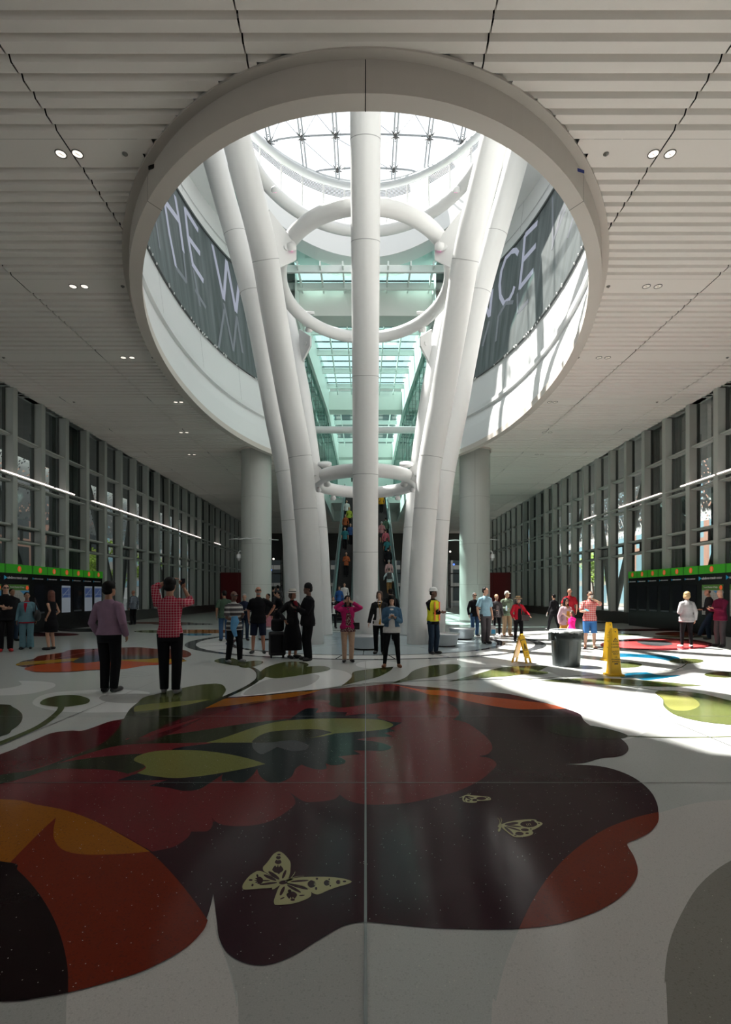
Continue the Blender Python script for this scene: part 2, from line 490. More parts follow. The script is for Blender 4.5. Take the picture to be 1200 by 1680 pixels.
# perforated awning screen outside, high up
def perf():
    m_ = bpy.data.materials.new('perforated_metal'); m_.use_nodes = True; n = m_.node_tree; b = n.nodes['Principled BSDF']
    b.inputs['Base Color'].default_value = (.9, .91, .92, 1); b.inputs['Roughness'].default_value = .5
    g = n.nodes.new('ShaderNodeTexCoord'); v = n.nodes.new('ShaderNodeTexVoronoi'); v.inputs['Scale'].default_value = 3.6
    n.links.new(g.outputs['Object'], v.inputs['Vector'])
    t = n.nodes.new('ShaderNodeMath'); t.operation = 'GREATER_THAN'; t.inputs[1].default_value = .36
    n.links.new(v.outputs['Distance'], t.inputs[0]); n.links.new(t.outputs[0], b.inputs['Alpha'])
    return m_
PERF = perf()
for sx in (-1, 1):
    m = MB()
    n = 12
    for i in range(n):
        a0 = i/n; a1 = (i+1)/n
        f_ = lambda a: (sx*(23.2+1.6*math.sin(a*PI/2)), 11.6-4.6*a+.8*math.sin(a*PI))
        p, q = f_(a0), f_(a1)
        m.quad((p[0], 0, p[1]), (p[0], 68, p[1]), (q[0], 68, q[1]), (q[0], 0, q[1]))
    o = m.build('awning_screen', PERF)
    md = o.modifiers.new('s', 'SOLIDIFY'); md.thickness = .03
    tag(o, 'perforated white metal awning curving outside the %s windows' % lab_side[sx], 'awning', 'perforated awnings')

# street trees
LEAF = mat('leaf_green', (.32, .48, .06), .6, noise=.5, nscale=3)
BARK = mat('bark', (.10, .07, .05), .9)
def leafball(mb, c, r, n, rnd, size=.16):
    for _ in range(n):
        v = Vector((rnd.gauss(0, 1), rnd.gauss(0, 1), rnd.gauss(0, 1))).normalized()*r*rnd.uniform(.55, 1.0)
        p = Vector(c)+v; a = Vector((rnd.gauss(0, 1), rnd.gauss(0, 1), rnd.gauss(0, 1))).normalized(); b = a.orthogonal().normalized()
        s_ = size*rnd.uniform(.6, 1.2)
        mb.add([p-a*s_, p+b*s_*.5, p+a*s_, p-b*s_*.5], [(0, 1, 2, 3)])
for i, (x, yy, h) in enumerate([(-29, 27, 7.5), (-28.5, 49, 8), (-29, 57, 7.5), (-29.5, 70, 7.5), (29, 27, 7), (29, 66, 7)]):
    rnd = random.Random(i); e = empty('street_tree', (x, yy, -.06), 0, None, 'tree', 'street trees')
    e['label'] = ['leafy street tree outside the left windows behind the information wall', 'leafy street tree outside the left windows above the white van', 'bright green street tree outside the left windows past the van', 'farthest leafy street tree outside the left windows',
                  'street tree outside the right windows behind the information wall', 'farther street tree outside the right windows'][i]
    t = MB(); t.tube([(0, 0, 0), (.1, 0, 1.5), (0, .1, 3.2), (.15, 0, h*.7)], [.16, .13, .10, .05], 8)
    for k in range(5): a = k*1.3; t.tube([(0, 0, 2.4+.3*k), (math.cos(a)*1.3, math.sin(a)*1.3, 3.8+.4*k)], [.06, .025], 6)
    t.build('trunk', BARK, e)
    c = MB()
    for k in range(9): leafball(c, (rnd.uniform(-1.3, 1.3), rnd.uniform(-1.5, 1.5), 3.4+rnd.uniform(0, h-4.2)), 1.1, 230, rnd)
    c.build('crown', LEAF, e)
# white van on the street
e = empty('van', (-24.5, 55.5, -.06), 0, 'white van parked in the street outside the left windows', 'van')
m = MB(); m.add([(x, yv, z) for x in (-1, 1) for (yv, z) in ((-2.9, .45), (-2.9, 1.2), (-2.0, 1.35), (-1.3, 2.35), (2.7, 2.45), (2.8, .45))],
      [(0, 1, 2, 3, 4, 5), (11, 10, 9, 8, 7, 6)]+[(i, i+6, (i+1) % 6+6, (i+1) % 6) for i in range(6)])
m.build('body', mat('van_white', (.8, .8, .8), .3), e)
m = MB()
for s_ in (-1, 1):
    X = s_*1.005; m = MB()
    m.quad((X, -1.75, 1.45), (X, -1.2, 2.1), (X, -.5, 2.1), (X, -.5, 1.45)); m.build('window', BLACK, e); m = MB(); m.quad((X, -.3, 1.45), (X, -.3, 2.1), (X, 2.4, 2.1), (X, 2.4, 1.45)); m.build('window', BLACK, e)
for yy in (-1.9, 1.9):
    for s_ in (-1, 1):
        m = MB(); m.tube([(s_*.75, yy, .35), (s_*1.02, yy, .35)], .35, 18); m.build('wheel', BLACK, e)
# red kerb barriers outside
for i in range(6):
    m = MB(); m.box(-23.2, -23.0, 66+i*3.4, 68.2+i*3.4, -.06, 1.1)
    tag(m.build('street_barrier', mat('barrier_red', (.6, .05, .04), .5)), 'red street barrier seen low through the far left windows', 'barrier', 'red street barriers')
for i in range(5):
    m = MB(); m.lathe([(.09, 0), (.09, .95), (.06, 1.02), (0, 1.03)], (-18.6, 36+i*2.2, -.06), 12)
    tag(m.build('bollard', mat('bollard_steel', (.45, .46, .47), .4, .6)), 'grey steel bollard outside the left windows', 'bollard', 'bollards outside the left windows')
for i in range(3):   # bicycles by the right windows
    e = empty('bicycle', (18.5, 31.0+i*1.3, -.06), .3, 'parked bicycle outside the right window wall', 'bicycle', 'parked bicycles')
    for yy in (-.52, .52):
        m = MB(); m.tube([(0, yy+.34*math.cos(a*PI/10), .34+.34*math.sin(a*PI/10)) for a in range(20)], .022, 6, closed=True); m.build('wheel', BLACK, e)
    m = MB()
    for p, q in (((0, -.52, .34), (0, -.15, .85)), ((0, -.15, .85), (0, .4, .9)), ((0, .4, .9), (0, .52, .34)), ((0, -.52, .34), (0, 0, .33)), ((0, 0, .33), (0, .4, .85)), ((0, 0, .33), (0, -.15, .85))): m.tube([p, q], .025, 6)
    m.build('bike_frame', mat('bike_red', (.5, .03, .04), .4), e)

# ------------------------------------------------------------------ atrium slot over the escalators
TEALW = mat('atrium_panel', (.70, .76, .73), .5)
m = MB()
for sx in (-1, 1):
    m.box(*sorted((sx*SLOT, sx*(SLOT+.25))), 30.0, SLOT_END, HZ-.05, HZ+1.2)
m.box(-SLOT-.25, SLOT+.25, SLOT_END, SLOT_END+.3, HZ-.05, HZ+1.2)
struct(m.build('trim_4', TEALW))
def slotx(y): return 3.42 if y > 48 else 3.42+(48-y)*.045
ys = [30.8+i*2.0 for i in range(20)]
fas = MB(); gl = MB(); post = MB(); bk = MB(); flo = MB()
for sx in (-1, 1):
    for ya, yb in zip(ys[:-1], ys[1:]):
        xa, xb = sx*slotx(ya), sx*slotx(yb)
        fas.quad((xa, ya, 18.4), (xb, yb, 18.4), (xb, yb, 21.2), (xa, ya, 21.2))
        fas.quad((xa, ya, 18.4), (xb, yb, 18.4), (xb+sx*.4, yb, 18.4), (xa+sx*.4, ya, 18.4))
        xa += sx*.2; xb += sx*.2
        gl.quad((xa, ya, HZ+1.1), (xb, yb, HZ+1.1), (xb, yb, 18.5), (xa, ya, 18.5))
        post.box(xa-.025, xa+.025, ya-.02, ya+.02, HZ+1.1, 18.5)
        for z in (HZ+1.2, 14.6):
            flo.add([(xa+sx*.15, ya, z), (xb+sx*.15, yb, z), (xb+sx*3, yb, z), (xa+sx*3, ya, z), (xa+sx*.15, ya, z+.5), (xb+sx*.15, yb, z+.5), (xb+sx*3, yb, z+.5), (xa+sx*3, ya, z+.5)],
                    [(0, 1, 2, 3), (7, 6, 5, 4), (0, 4, 5, 1)])
    bk.box(*sorted((sx*7.0, sx*7.2)), 30, 68, HZ+1, 21.2)
    bk.box(*sorted((sx*4.2, sx*7.2)), 30, 68, 21.0, 21.2)
struct(fas.build('trim_5', TEALW)); struct(post.build('trim_6', mat('post_dark', (.18, .25, .23), .5)))
struct(flo.build('floor', mat('slab_dark', (.30, .34, .32), .6)))
struct(bk.build('wall_atrium', mat('atrium_back', (.42, .46, .44), .6)))
wn += 1; struct(gl.build('window_%d' % wn, TEALG))
# closing panels where drum meets the atrium
m = MB()
for sx in (-1, 1):
    m.box(*sorted((sx*3.95, sx*7.2)), 33.6, 33.7, HZ+1, 21.2)
struct(m.build('wall_atrium', TEALW))
# roof beams
BEAM = mat('beam_paint', (.66, .68, .64), .5)
for i, (yb, hw) in enumerate(((32.2, 5.2), (48.6, 3.5), (65.4, 3.5))):
    m = MB(); m.box(-hw-.3, hw+.3, yb, yb+1.3, 18.9, 20.62)
    tag(m.build('roof_beam', BEAM), 'deep pale beam spanning under the green glass roof, %s from the camera' % ('nearest', 'second', 'farthest')[i], 'beam', 'roof beams')
# purlins, rafters and glass
m = MB(); pur = MB()
yl = [29.9, 31.6]+[33.8+3.25*k for k in range(1, 5)]+[50.1+3.25*k for k in range(0, 5)]
for yp in yl:
    hw = 5.4 if yp < 33 else slotx(yp)
    pur.box(-hw, hw, yp, yp+.14, 20.2, 20.6)
for k in range(-4, 5):
    x = k*1.3+ (0)
    m.box(x-.04, x+.04, 29.5, 68, 20.3, 20.58)
struct(pur.build('trim_7', TEALW)); struct(m.build('trim_8', TEALW))
fe = [(x, 19.4+10.95*math.sqrt(max(0, 1-(x/6.95)**2))) for x in [-6.2+12.4*i/24 for i in range(25)]]
m = MB(); m.poly(fe+[(6.2, 68), (-6.2, 68)], 20.6)
wn += 1; struct(m.build('window_%d' % wn, TEALROOF))
m = MB()
yy = 30.4
while yy < 66:
    m.box(-5.4, 5.4, yy, yy+.10, 20.62, 20.68); yy += 1.08
struct(m.build('trim_9', mat('joint_dark', (.03, .06, .07), .5)))
# end wall of the atrium with bright glazing
m = MB(); m.box(-7.2, 7.2, 67.6, 67.9, 14.6, 21.2)
for x in (-3.4, -1.7, 0, 1.7, 3.4): m.box(x-.06, x+.06, 67.5, 67.7, 9.8, 14.8)
for z in (12.2, 13.4): m.box(-4, 4, 67.5, 67.6, z-.04, z+.04)
struct(m.build('wall_atrium', TEALW))
m = MB(); m.quad((-7, 67.8, 9.9), (7, 67.8, 9.9), (7, 67.8, 14.8), (-7, 67.8, 14.8)); wn += 1
struct(m.build('window_%d' % wn, TEALROOF))
# upper landing and bridges
m = MB(); m.box(-7, 7, 52.6, 67.6, 10.9, 11.4); struct(m.build('floor', TEALW))
e = empty('glass_guardrail', (0, 52.4, 11.4), 0, 'green glass guardrail across the top of the escalators', 'guardrail')
m = MB(); m.box(-3.3, 3.3, -.02, .02, 0, 1.0); m.build('panel', BALUG, e)
m = MB(); m.tube([(-3.3, 0, 1.04), (3.3, 0, 1.04)], .035, 10); m.build('handrail', STEEL, e)
e = empty('tie_tube', (0, 34.5, 0), 0, 'straight horizontal white tube spanning the slot behind the columns', 'tube')
m = MB(); m.tube([(-4.0, 0, 12.55), (4.0, 0, 12.55)], .23, 20, caps=True); m.build('tube', WHITE, e)

# ------------------------------------------------------------------ park-level slab, clerestory and dome
def ov(a, b, t, cy=19.6): return (a*math.cos(t), cy+b*math.sin(t))
def ovr(a, b, z, n=96, cy=19.6): return [(*ov(a, b, 2*PI*k/n, cy), z) for k in range(n)]
# curved fascia of the park floor across the far end
m = MB(); N_ = 96
ra = ovr(6.9, 10.9, 21.3, cy=19.4); rb = ovr(6.9, 10.9, 22.6, cy=19.4); big = lambda z, g: [((x, y, z) if not (y2 > 22 and abs(x2) < 5.0) else (x2, y2, z)) for (x, y, _), (x2, y2, _) in zip(ovr(9.4+g, 15.6+g, z, cy=19.9), ovr(8.9+g, 12.9+g, z, cy=19.4))]
rc = big(21.3, 0); rd = big(22.6, .1)
skipf = lambda k: math.sin(2*PI*(k+.5)/N_) < -.2 and False
strip(m, ra, rb, 0, True); strip(m, rc, ra, 0, False); strip(m, rb, rd, 0, False); strip(m, rd, rc, 0, True)
struct(m.build('trim_10', WALLW))
# clerestory posts and louvres
m = MB(); lv = MB()
for k in range(40):
    t = 2*PI*k/40
    x, yv = ov(8.0, 11.3, t, 19.4); m.tube([(x, yv, 22.6), (x*.985, yv, 25.6)], .05, 8)
    x2, y2 = ov(8.0, 11.3, t+2*PI/40, 19.4)
    for z in [24.95+.075*i for i in range(7)]:
        lv.add([(x, yv, z), (x2, y2, z), (x2*1.001, 19.4+(y2-19.4)*1.001, z+.055), (x*1.001, 19.4+(yv-19.4)*1.001, z+.055)], [(0, 1, 2, 3)])
struct(m.build('trim_11', WHITE)); struct(lv.build('trim_12', mat('louvre_grey', (.17, .175, .17), .5)))
m = MB(); strip(m, ovr(8.05, 11.4, 22.6, cy=19.4), ovr(8.05, 11.4, 25.6, cy=19.4), 0, True)
wn += 1; struct(m.build('window_%d' % wn, DOMEG))
def tor(a, b, z, r, cy, n=96, rn=16, M=None):
    q = MB(); q.tube([(a*math.cos(2*PI*k/n), b*math.sin(2*PI*k/n), 0) for k in range(n)], r, rn, closed=True); return q
RW = mat('dome_ring_paint', (.42, .44, .45), .4)
e = empty('dome_ring', (0, 19.2, 25.1), 0, 'topmost double white ring tube carrying the glass dome', 'ring')
tor(7.9, 10.7, 0, .20, 0).build('lower_tube', RW, e)
o = tor(8.15, 11.0, 0, .13, 0).build('upper_tube', RW, e); o.location = (0, 0, .45)
DA, DB, DZ, DH, DCY = 8.15, 11.0, 25.55, 1.0, 19.2
def dz_(x, yv):
    q = 1-(x/DA)**2-((yv-DCY)/DB)**2
    return DZ+DH*math.sqrt(max(0, q))*.8+ (0 if q > 0 else 0)
m = MB(); nodes = []
XS = [-6.9, -5.1, -3.4, -1.6, 1.6, 3.4, 5.1, 6.9]
YS = [DCY+d for d in (-10.2, -8.2, -5.7, -3.0, 0, 3.0, 5.7, 8.3, 10.2)]
for x in XS:
    yy = DB*math.sqrt(max(0, 1-(x/DA)**2)); pts = [DCY-yy+2*yy*i/14 for i in range(15)]
    for d in (-.09, .09): m.tube([(x+d, p, dz_(x, p)-.05) for p in pts], .04, 6)
for yv in YS:
    xx = DA*math.sqrt(max(0, 1-((yv-DCY)/DB)**2)); pts = [-xx+2*xx*i/14 for i in range(15)]
    m.tube([(p, yv, dz_(p, yv)-.05) for p in pts], .05, 6)
for i, x in enumerate(XS):
    for j, yv in enumerate(YS):
        if (x/DA)**2+((yv-DCY)/DB)**2 < .97:
            nodes.append((x, yv, dz_(x, yv)))
            for (ii, jj) in ((i+1, j+1), (i-1, j+1)):
                if 0 <= ii < len(XS) and jj < len(YS):
                    x2, y2 = XS[ii], YS[jj]
                    if (x2/DA)**2+((y2-DCY)/DB)**2 < .97: m.tube([(x, yv, dz_(x, yv)-.2), (x2, y2, dz_(x2, y2)-.2)], .016, 5)
ed = empty('glass_dome', (0, 0, 0), 0, 'arched glass dome with thin white steel grid over the oval opening', 'dome')
m.build('grid_frame', mat('grid_paint', (.24, .26, .28), .5), ed)
g = MB(); nn = 48; mm = 8; vs = []; fs = []
for i in range(mm+1):
    rr = i/mm
    for k in range(nn): x = DA*rr*math.cos(2*PI*k/nn); yv = DCY+DB*rr*math.sin(2*PI*k/nn); vs.append((x, yv, dz_(x, yv)+.05))
for i in range(mm):
    for k in range(nn): l = (k+1) % nn; fs.append((i*nn+k, i*nn+l, (i+1)*nn+l, (i+1)*nn+k))
g.add(vs, fs, 0, True); g.build('glazing', DOMEG, ed)
SP = mat('spider_steel', (.05, .05, .05), .5)
sp0 = None
for (x, yv, z) in nodes:
    if sp0 is None:
        q = MB(); q.ell((0, 0, -.12), (.10, .10, .16), 10, 6)
        for a in (PI/4, 3*PI/4, 5*PI/4, 7*PI/4): q.tube([(0, 0, -.18), (math.cos(a)*.34, math.sin(a)*.34, -.02)], [.055, .015], 6)
        for a in (0, PI/2, PI, 3*PI/2):
            for r_ in (.28, .4): q.ell((math.cos(a)*r_, math.sin(a)*r_, -.06), (.035, .035, .035), 6, 4)
        sp0 = q.build('glazing_clamp', SP, ed, (x, yv, z))
    else:
        c = sp0.copy(); COL.objects.link(c); c.parent = ed; c.location = (x, yv, z)

# planting glimpsed at park level
for i, (px, py, Y) in enumerate(((470, 345, 29.3), (440, 330, 28.0), (762, 330, 28.0), (728, 345, 29.3))):
    c = AT(px, py, Y); rnd = random.Random(50+i); q = MB(); leafball(q, (0, 0, 0), .55, 160, rnd, .11)
    for _ in range(12):
        p = Vector((rnd.uniform(-.4, .4), rnd.uniform(-.4, .4), rnd.uniform(-.4, .4))); q.ell(p, (.05, .05, .05), 6, 4, 1)
    o = q.build('shrub', [LEAF, mat('petal_red', (.6, .06, .1), .5)], None, c); o.location = (c.x, Y, 23.1)
    tag(o, 'flowering green shrub on the park edge, %s' % ('left side, right of the two', 'left side, left of the two', 'right side, right of the two', 'right side, left of the two')[i], 'shrub', 'shrubs on the park edge')

# ------------------------------------------------------------------ leaning columns
def smooth3(pts, sub=4):
    P = [Vector(p) for p in pts]; n = len(P); res = []
    for i in range(n-1):
        p0, p1, p2, p3 = P[max(i-1, 0)], P[i], P[i+1], P[min(i+2, n-1)]
        for k in range(sub):
            t = k/sub
            res.append(.5*((2*p1)+(-p0+p2)*t+(2*p0-5*p1+4*p2-p3)*t*t+(-p0+3*p1-3*p2+p3)*t**3))
    res.append(P[-1]); return res
def column(pts, r, label, seams, base):
    e = empty('leaning_column', base, 0, label, 'column', 'leaning white columns')
    B = Vector(base); P = [p-B for p in smooth3(pts)]
    m = MB(); m.tube(P, r, 40, caps=True, up=(1, 0, 0)); m.build('shaft', WHITE, e)
    L = [0]
    for a, b in zip(P[:-1], P[1:]): L.append(L[-1]+(b-a).length)
    for z in seams:
        for a, b in zip(P[:-1], P[1:]):
            if a.z <= z < b.z:
                t = (z-a.z)/(b.z-a.z); c = a.lerp(b, t); d = (b-a).normalized()
                rr = r if not isinstance(r, list) else r[0]
                q = MB(); q.tube([c-d*.008, c+d*.008], rr+.004, 40, up=(1, 0, 0)); q.build('seam_band', SEAM, e); break
    return e
c0 = [(0, 16.15, 0), (0, 15.95, 2.5), (0, 15.5, 6.1), (0, 14.75, 8.6), (0, 14.0, 10.6), (0, 12.9, 13.3), (0, 11.4, 17), (0, 9.6, 22)]
column(c0, .385, 'central white tubular column rising from the round bench', [2.9, 4.6+.6, 7.9, 11.0, 13.0], (0, 16.15, 0))
cA = [(-1.71, 16.75, 0), (-1.78, 16.6, 2.4), (-1.94, 16.4, 4.76), (-2.07, 16.2, 6.04), (-2.41, 15.85, 8.0), (-2.66, 14.9, 9.87), (-2.80, 14.1, 11.1), (-3.24, 13.2, 13.0), (-4.2, 11.4, 17), (-5.3, 9.6, 21.5)]
cB = [(-2.6, 19.4, 0), (-2.7, 19.3, 3.3), (-2.80, 19.15, 4.9), (-2.95, 19.0, 6.25), (-3.3, 18.8, 8.1), (-3.57, 18.5, 9.8), (-3.90, 18.1, 11.7), (-4.34, 17.6, 13.5), (-4.76, 17.0, 15.1), (-5.6, 16.0, 18.5), (-6.5, 15.0, 22.4)]
Dp = [(531, 1042, 20.5), (525, 903, 20.6), (520, 840, 20.7), (511, 758, 20.9), (502, 693, 21.1), (494, 641, 21.4), (486, 600, 21.7), (475, 540, 22.2), (455, 457, 23.0), (435, 380, 23.8), (405, 300, 25.0)]
cD = [AT(*p) for p in Dp]; cD[0] = Vector((cD[0].x, cD[0].y, 0))
cE = [(-3.3, 22.6, 0), (-3.45, 22.8, 4), (-3.9, 23.1, 8), (-4.8, 23.5, 12), (-5.9, 24.0, 16), (-7.2, 24.8, 22.5)]
for sx, nm in ((1, 'left'), (-1, 'right')):
    mir = lambda L: [Vector((p[0]*sx, p[1], p[2])) for p in L]
    column(mir(cA), .37, 'thick leaning white column nearest the central one on its %s' % nm, [4.3, 5.2+.7, 10.8, 13.9], tuple(mir(cA)[0]))
    column(mir(cB), .37, 'leaning white column on the outer %s of the front ones' % nm, [4.35, 6.1, 12.1, 13.8], tuple(mir(cB)[0]))
    column(mir(cD), .36, 'rear leaning white column peeking out behind the thick %s one' % nm, [4.2], tuple(mir(cD)[0]))
# tie rings
def ring(name, a, b, cy, z, r, label):
    e = empty(name, (0, cy, z), 0, label, 'ring', 'tie rings'); tor(a, b, 0, r, 0).build('tube', WHITE, e); return e
rings = [ring('tie_ring', 1.65, 1.75, 17.7, 5.42, .215, 'lowest white tie ring, small, above the escalator view'),
         ring('tie_ring', 2.85, 3.6, 17.6, 12.1, .225, 'middle white tie ring joining the columns from inside'),
         ring('tie_ring', 4.7, 5.4, 19.0, 18.7, .26, 'large upper white tie ring below the glass dome')]
# gusset plates and fixtures where rings meet columns
def gusset(p, d, h, ln, label):
    """triangular plate from column point p towards direction d"""
    p = Vector(p); d = Vector(d).normalized(); sdv = d.cross(Vector((0, 0, 1))).normalized()*.04
    e = empty('gusset_plate', p, 0, label, 'bracket', 'gusset plates')
    pts = [Vector((0, 0, h)), d*ln+Vector((0, 0, h*.25)), d*ln-Vector((0, 0, h*.25)), Vector((0, 0, -h))]
    m = MB(); vs = [q-sdv for q in pts]+[q+sdv for q in pts]
    m.add(vs, [(0, 1, 2, 3), (7, 6, 5, 4)]+[(i, i+4, (i+1) % 4+4, (i+1) % 4) for i in range(4)]); m.build('plate', WHITE, e)
    m = MB(); c = d*ln*.62; m.tube([c-sdv*2.2, c+sdv*2.2], .085, 14); m.build('pin', WHITE, e)
for sx, nm in ((-1, 'left'), (1, 'right')):
    gusset((sx*1.98, 16.35, 5.45), (-sx*.8, .35, 0), .62, .62, 'white gusset plate joining the lowest ring to the thick %s column' % nm)
    gusset((sx*2.75, 14.7, 11.6), (-sx*.75, .5, 0), .9, .85, 'white gusset plate joining the middle ring to the thick %s column' % nm)
    gusset((sx*2.75, 21.7, 11.9), (-sx*.6, -.7, 0), .8, .8, 'white gusset plate joining the middle ring to the rear %s column' % nm)
PINK = mat('pink_led', (.3, .02, .2), .3, emit=(1, .18, .55), estr=1.6)
PURP = mat('lamp_black', (.02, .01, .03), .3)
def fixture(px, py, Y, label, kind=0, s_=1.0):
    c = AT(px, py, Y); e = empty('spot_fixture', c, 0, label, 'spot light', 'ring-mounted fixtures')
    if kind == 0:
        tilt = Matrix.Rotation(.9, 3, 'X')
        m = MB(); m.lathe([(.02*s_, .13*s_), (.11*s_, .10*s_), (.15*s_, 0), (.15*s_, -.04*s_)], (0, 0, 0), 18, M=tilt); m.build('housing', WHITE, e)
        m = MB(); m.lathe([(.0, -.042*s_), (.135*s_, -.043*s_)], (0, 0, 0), 18, M=tilt, caps=False); m.build('lens', PURP, e)
        m = MB()
        for k in range(5):
            a = 2*PI*k/5; q = tilt @ Vector((math.cos(a)*.06*s_, math.sin(a)*.06*s_, -.05*s_)); m.ell(q, (.035*s_, .035*s_, .02*s_), 8, 5)
        m.build('diode', PINK, e)
        m = MB(); m.tube([(0, .02, .05), (0, .1, .28*s_)], .03, 8); m.build('bracket', WHITE, e)
    else:
        tilt = Matrix.Rotation(.5, 3, 'X')
        m = MB(); m.lathe([(.10*s_, .06*s_), (.22*s_, .05*s_), (.23*s_, -.05*s_), (.11*s_, -.06*s_)], (0, 0, 0), 24, M=tilt); m.build('housing', WHITE, e)
        for k in range(8):
            a = 2*PI*k/8; q = tilt @ Vector((math.cos(a)*.16*s_, math.sin(a)*.16*s_, -.06*s_)); mm_ = MB(); mm_.ell(q, (.03*s_, .03*s_, .02*s_), 8, 5); mm_.build('lens', SEAM, e)
        m = MB(); m.tube([(0, 0, -.05), (0, .05, -.38*s_)], .035, 8); m.build('bracket', WHITE, e)
for sx, nm in ((-1, 'left'), (1, 'right')):
    X = lambda x: 600+sx*x
    fixture(X(122), 406, 15.0, 'pink-lit spot fixture under the middle ring beside the thick %s column' % nm)
    fixture(X(149), 312, 20.3, 'pink-lit spot fixture on the upper ring, %s side' % nm, 0, 1.0)
    fixture(X(93), 541, 20.2, 'pink-lit spot fixture under the back of the middle ring, %s side' % nm)
    fixture(X(93), 513, 20.6, 'round white multi-lens fixture on top of the middle ring, %s side' % nm, 1, 1.0)
    fixture(X(67), 762, 16.7, 'round white multi-lens fixture standing on the lowest ring, %s side' % nm, 1, 1.0)
    fixture(X(63), 794, 17.0, 'pink-lit spot fixture between the arcs of the lowest ring, %s side' % nm, 0, .8)
    fixture(X(77), 804, 17.5, 'small white spot fixture at the %s end of the lowest ring' % nm, 0, .6)
    fixture(X(53), 817, 18.9, 'small white spot fixture hanging under the lowest ring, %s side' % nm, 0, .7)

# ------------------------------------------------------------------ big round columns
def bigcol(x, yv, r, label):
    e = empty('round_column', (x, yv, 0), 0, label, 'column', 'big round columns')
    m = MB(); m.lathe([(r, 0), (r, HZ)], n=48); m.build('shaft', GREYCON, e)
    m = MB()
    for z in (2.15, 4.45, 7.1): m.lathe([(r+.003, z-.008), (r+.003, z+.008)], n=48, caps=False)
    for z0, z1, a in ((0, 2.15, -1.5), (2.15, 4.45, -1.6), (4.45, 7.1, -1.75), (7.1, HZ, -1.75)):
        for aa in (a, a+PI/2*1.0, a+PI):
            m.tube([(math.cos(aa)*(r), math.sin(aa)*r, z0), (math.cos(aa)*r, math.sin(aa)*r, z1)], .008, 4)
    m.build('panel_joint', mat('joint_grey', (.30, .31, .29), .6), e)
    m = MB(); m.lathe([(r+.01, .0), (r+.01, .12)], n=48, caps=False); m.build('kick_band', mat('kick', (.2, .2, .19), .5), e)
    m = MB(); m.lathe([(r+.09, HZ-.10), (r+.09, HZ+.02), (r, HZ+.02)], n=48, caps=False); m.build('collar', CEILM, e)
bigcol(-6.28, 29.8, .86, 'big round grey column left of the leaning columns')
bigcol(6.28, 29.8, .86, 'big round grey column right of the leaning columns')
bigcol(-7.9, 55, .86, 'far round column glimpsed behind the left leaning columns')
bigcol(7.9, 55, .86, 'far round column glimpsed behind the right leaning columns')
WPL = mat('camera_white', (.75, .76, .76), .35)
def cctv(px, py, Y, kind, label):
    c = AT(px, py, Y); e = empty('security_camera', c, 0, label, 'security camera', 'cameras on the round columns')
    m = MB()
    if kind == 0:
        m.tube([(-.38, 0, 0), (.0, 0, .03), (.38, 0, .0)], [.03, .06, .03], 10, flat=.5); m.build('arm', WPL, e)
    else:
        m.tube([(-.25*kind, 0, .35), (-.05*kind, 0, .38), (0, 0, .3), (0, 0, .2)], .035, 8); m.build('arm', WPL, e)
        q = MB(); q.lathe([(.05, .22), (.12, .18), (.13, .05), (.13, -.02)], n=18); q.build('housing', WPL, e)
        q = MB(); q.ell((0, 0, -.04), (.11, .11, .15), 14, 8); q.build('dome', mat('smoked_dome', (.5, .5, .5), .1), e)
cctv(387, 885, 28.9, 0, 'white wall bracket sticking out left of the left round column')
cctv(405, 884, 29.0, 0, 'white flat fitting on the front of the left round column, left of two')
cctv(418, 884, 28.98, 0, 'white flat fitting on the front of the left round column, right of two')
cctv(446, 886, 29.5, 0, 'white bracket sticking out right of the left round column')
cctv(747, 887, 28.9, 0, 'white bracket sticking out left of the right round column')
cctv(808, 886, 29.5, 0, 'white bracket sticking out right of the right round column')
cctv(808, 915, 29.5, 1, 'white dome camera hanging right of the right round column')
cctv(392, 915, 29.5, -1, 'white dome camera hanging left of the left round column')
# ------------------------------------------------------------------ LED screens on the oval wall
def scr_off(z): return .70+(z-13.4)*.138
def drum_hit(px, py, lift):
    """point of the screen surface seen at a photo point, lifted off it a little"""
    dx = (px-600)/F; dz = (975-py)/F; Y = 40.0
    while Y > 9:
        off = scr_off(CH+dz*Y)-lift
        if (abs(dx*Y)/(OA+off))**OE+(abs(Y-OC)/(OB+off))**OE < 1: break
        Y -= .02
    return (dx*Y, Y, CH+dz*Y)
def screen_mat():
    m = bpy.data.materials.new('led_screen'); m.use_nodes = True; n = m.node_tree; b = n.nodes['Principled BSDF']; L = n.links
    b.inputs['Base Color'].default_value = (.045, .055, .055, 1); b.inputs['Roughness'].default_value = .5
    tc = n.nodes.new('ShaderNodeUVMap')
    mp = n.nodes.new('ShaderNodeMapping'); mp.inputs['Scale'].default_value = (90, 1.2, 1); L.new(tc.outputs[0], mp.inputs[0])
    nz = n.nodes.new('ShaderNodeTexNoise'); nz.inputs['Scale'].default_value = 1.0; nz.inputs['Detail'].default_value = 6; L.new(mp.outputs[0], nz.inputs['Vector'])
    r = n.nodes.new('ShaderNodeValToRGB'); r.color_ramp.elements[0].position = .40; r.color_ramp.elements[0].color = (.045, .06, .06, 1)
    r.color_ramp.elements[1].position = .75; r.color_ramp.elements[1].color = (.22, .26, .27, 1); L.new(nz.outputs['Fac'], r.inputs[0])
    L.new(r.outputs[0], b.inputs['Emission Color']); b.inputs['Emission Strength'].default_value = .40
    return m
SCR = screen_mat()
LETT = mat('screen_letter', (.1, .1, .12), .5, emit=(.52, .55, .68), estr=.62)
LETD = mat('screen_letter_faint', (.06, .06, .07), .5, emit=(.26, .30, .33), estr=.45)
SZ0, SZ1 = 13.4, 19.2
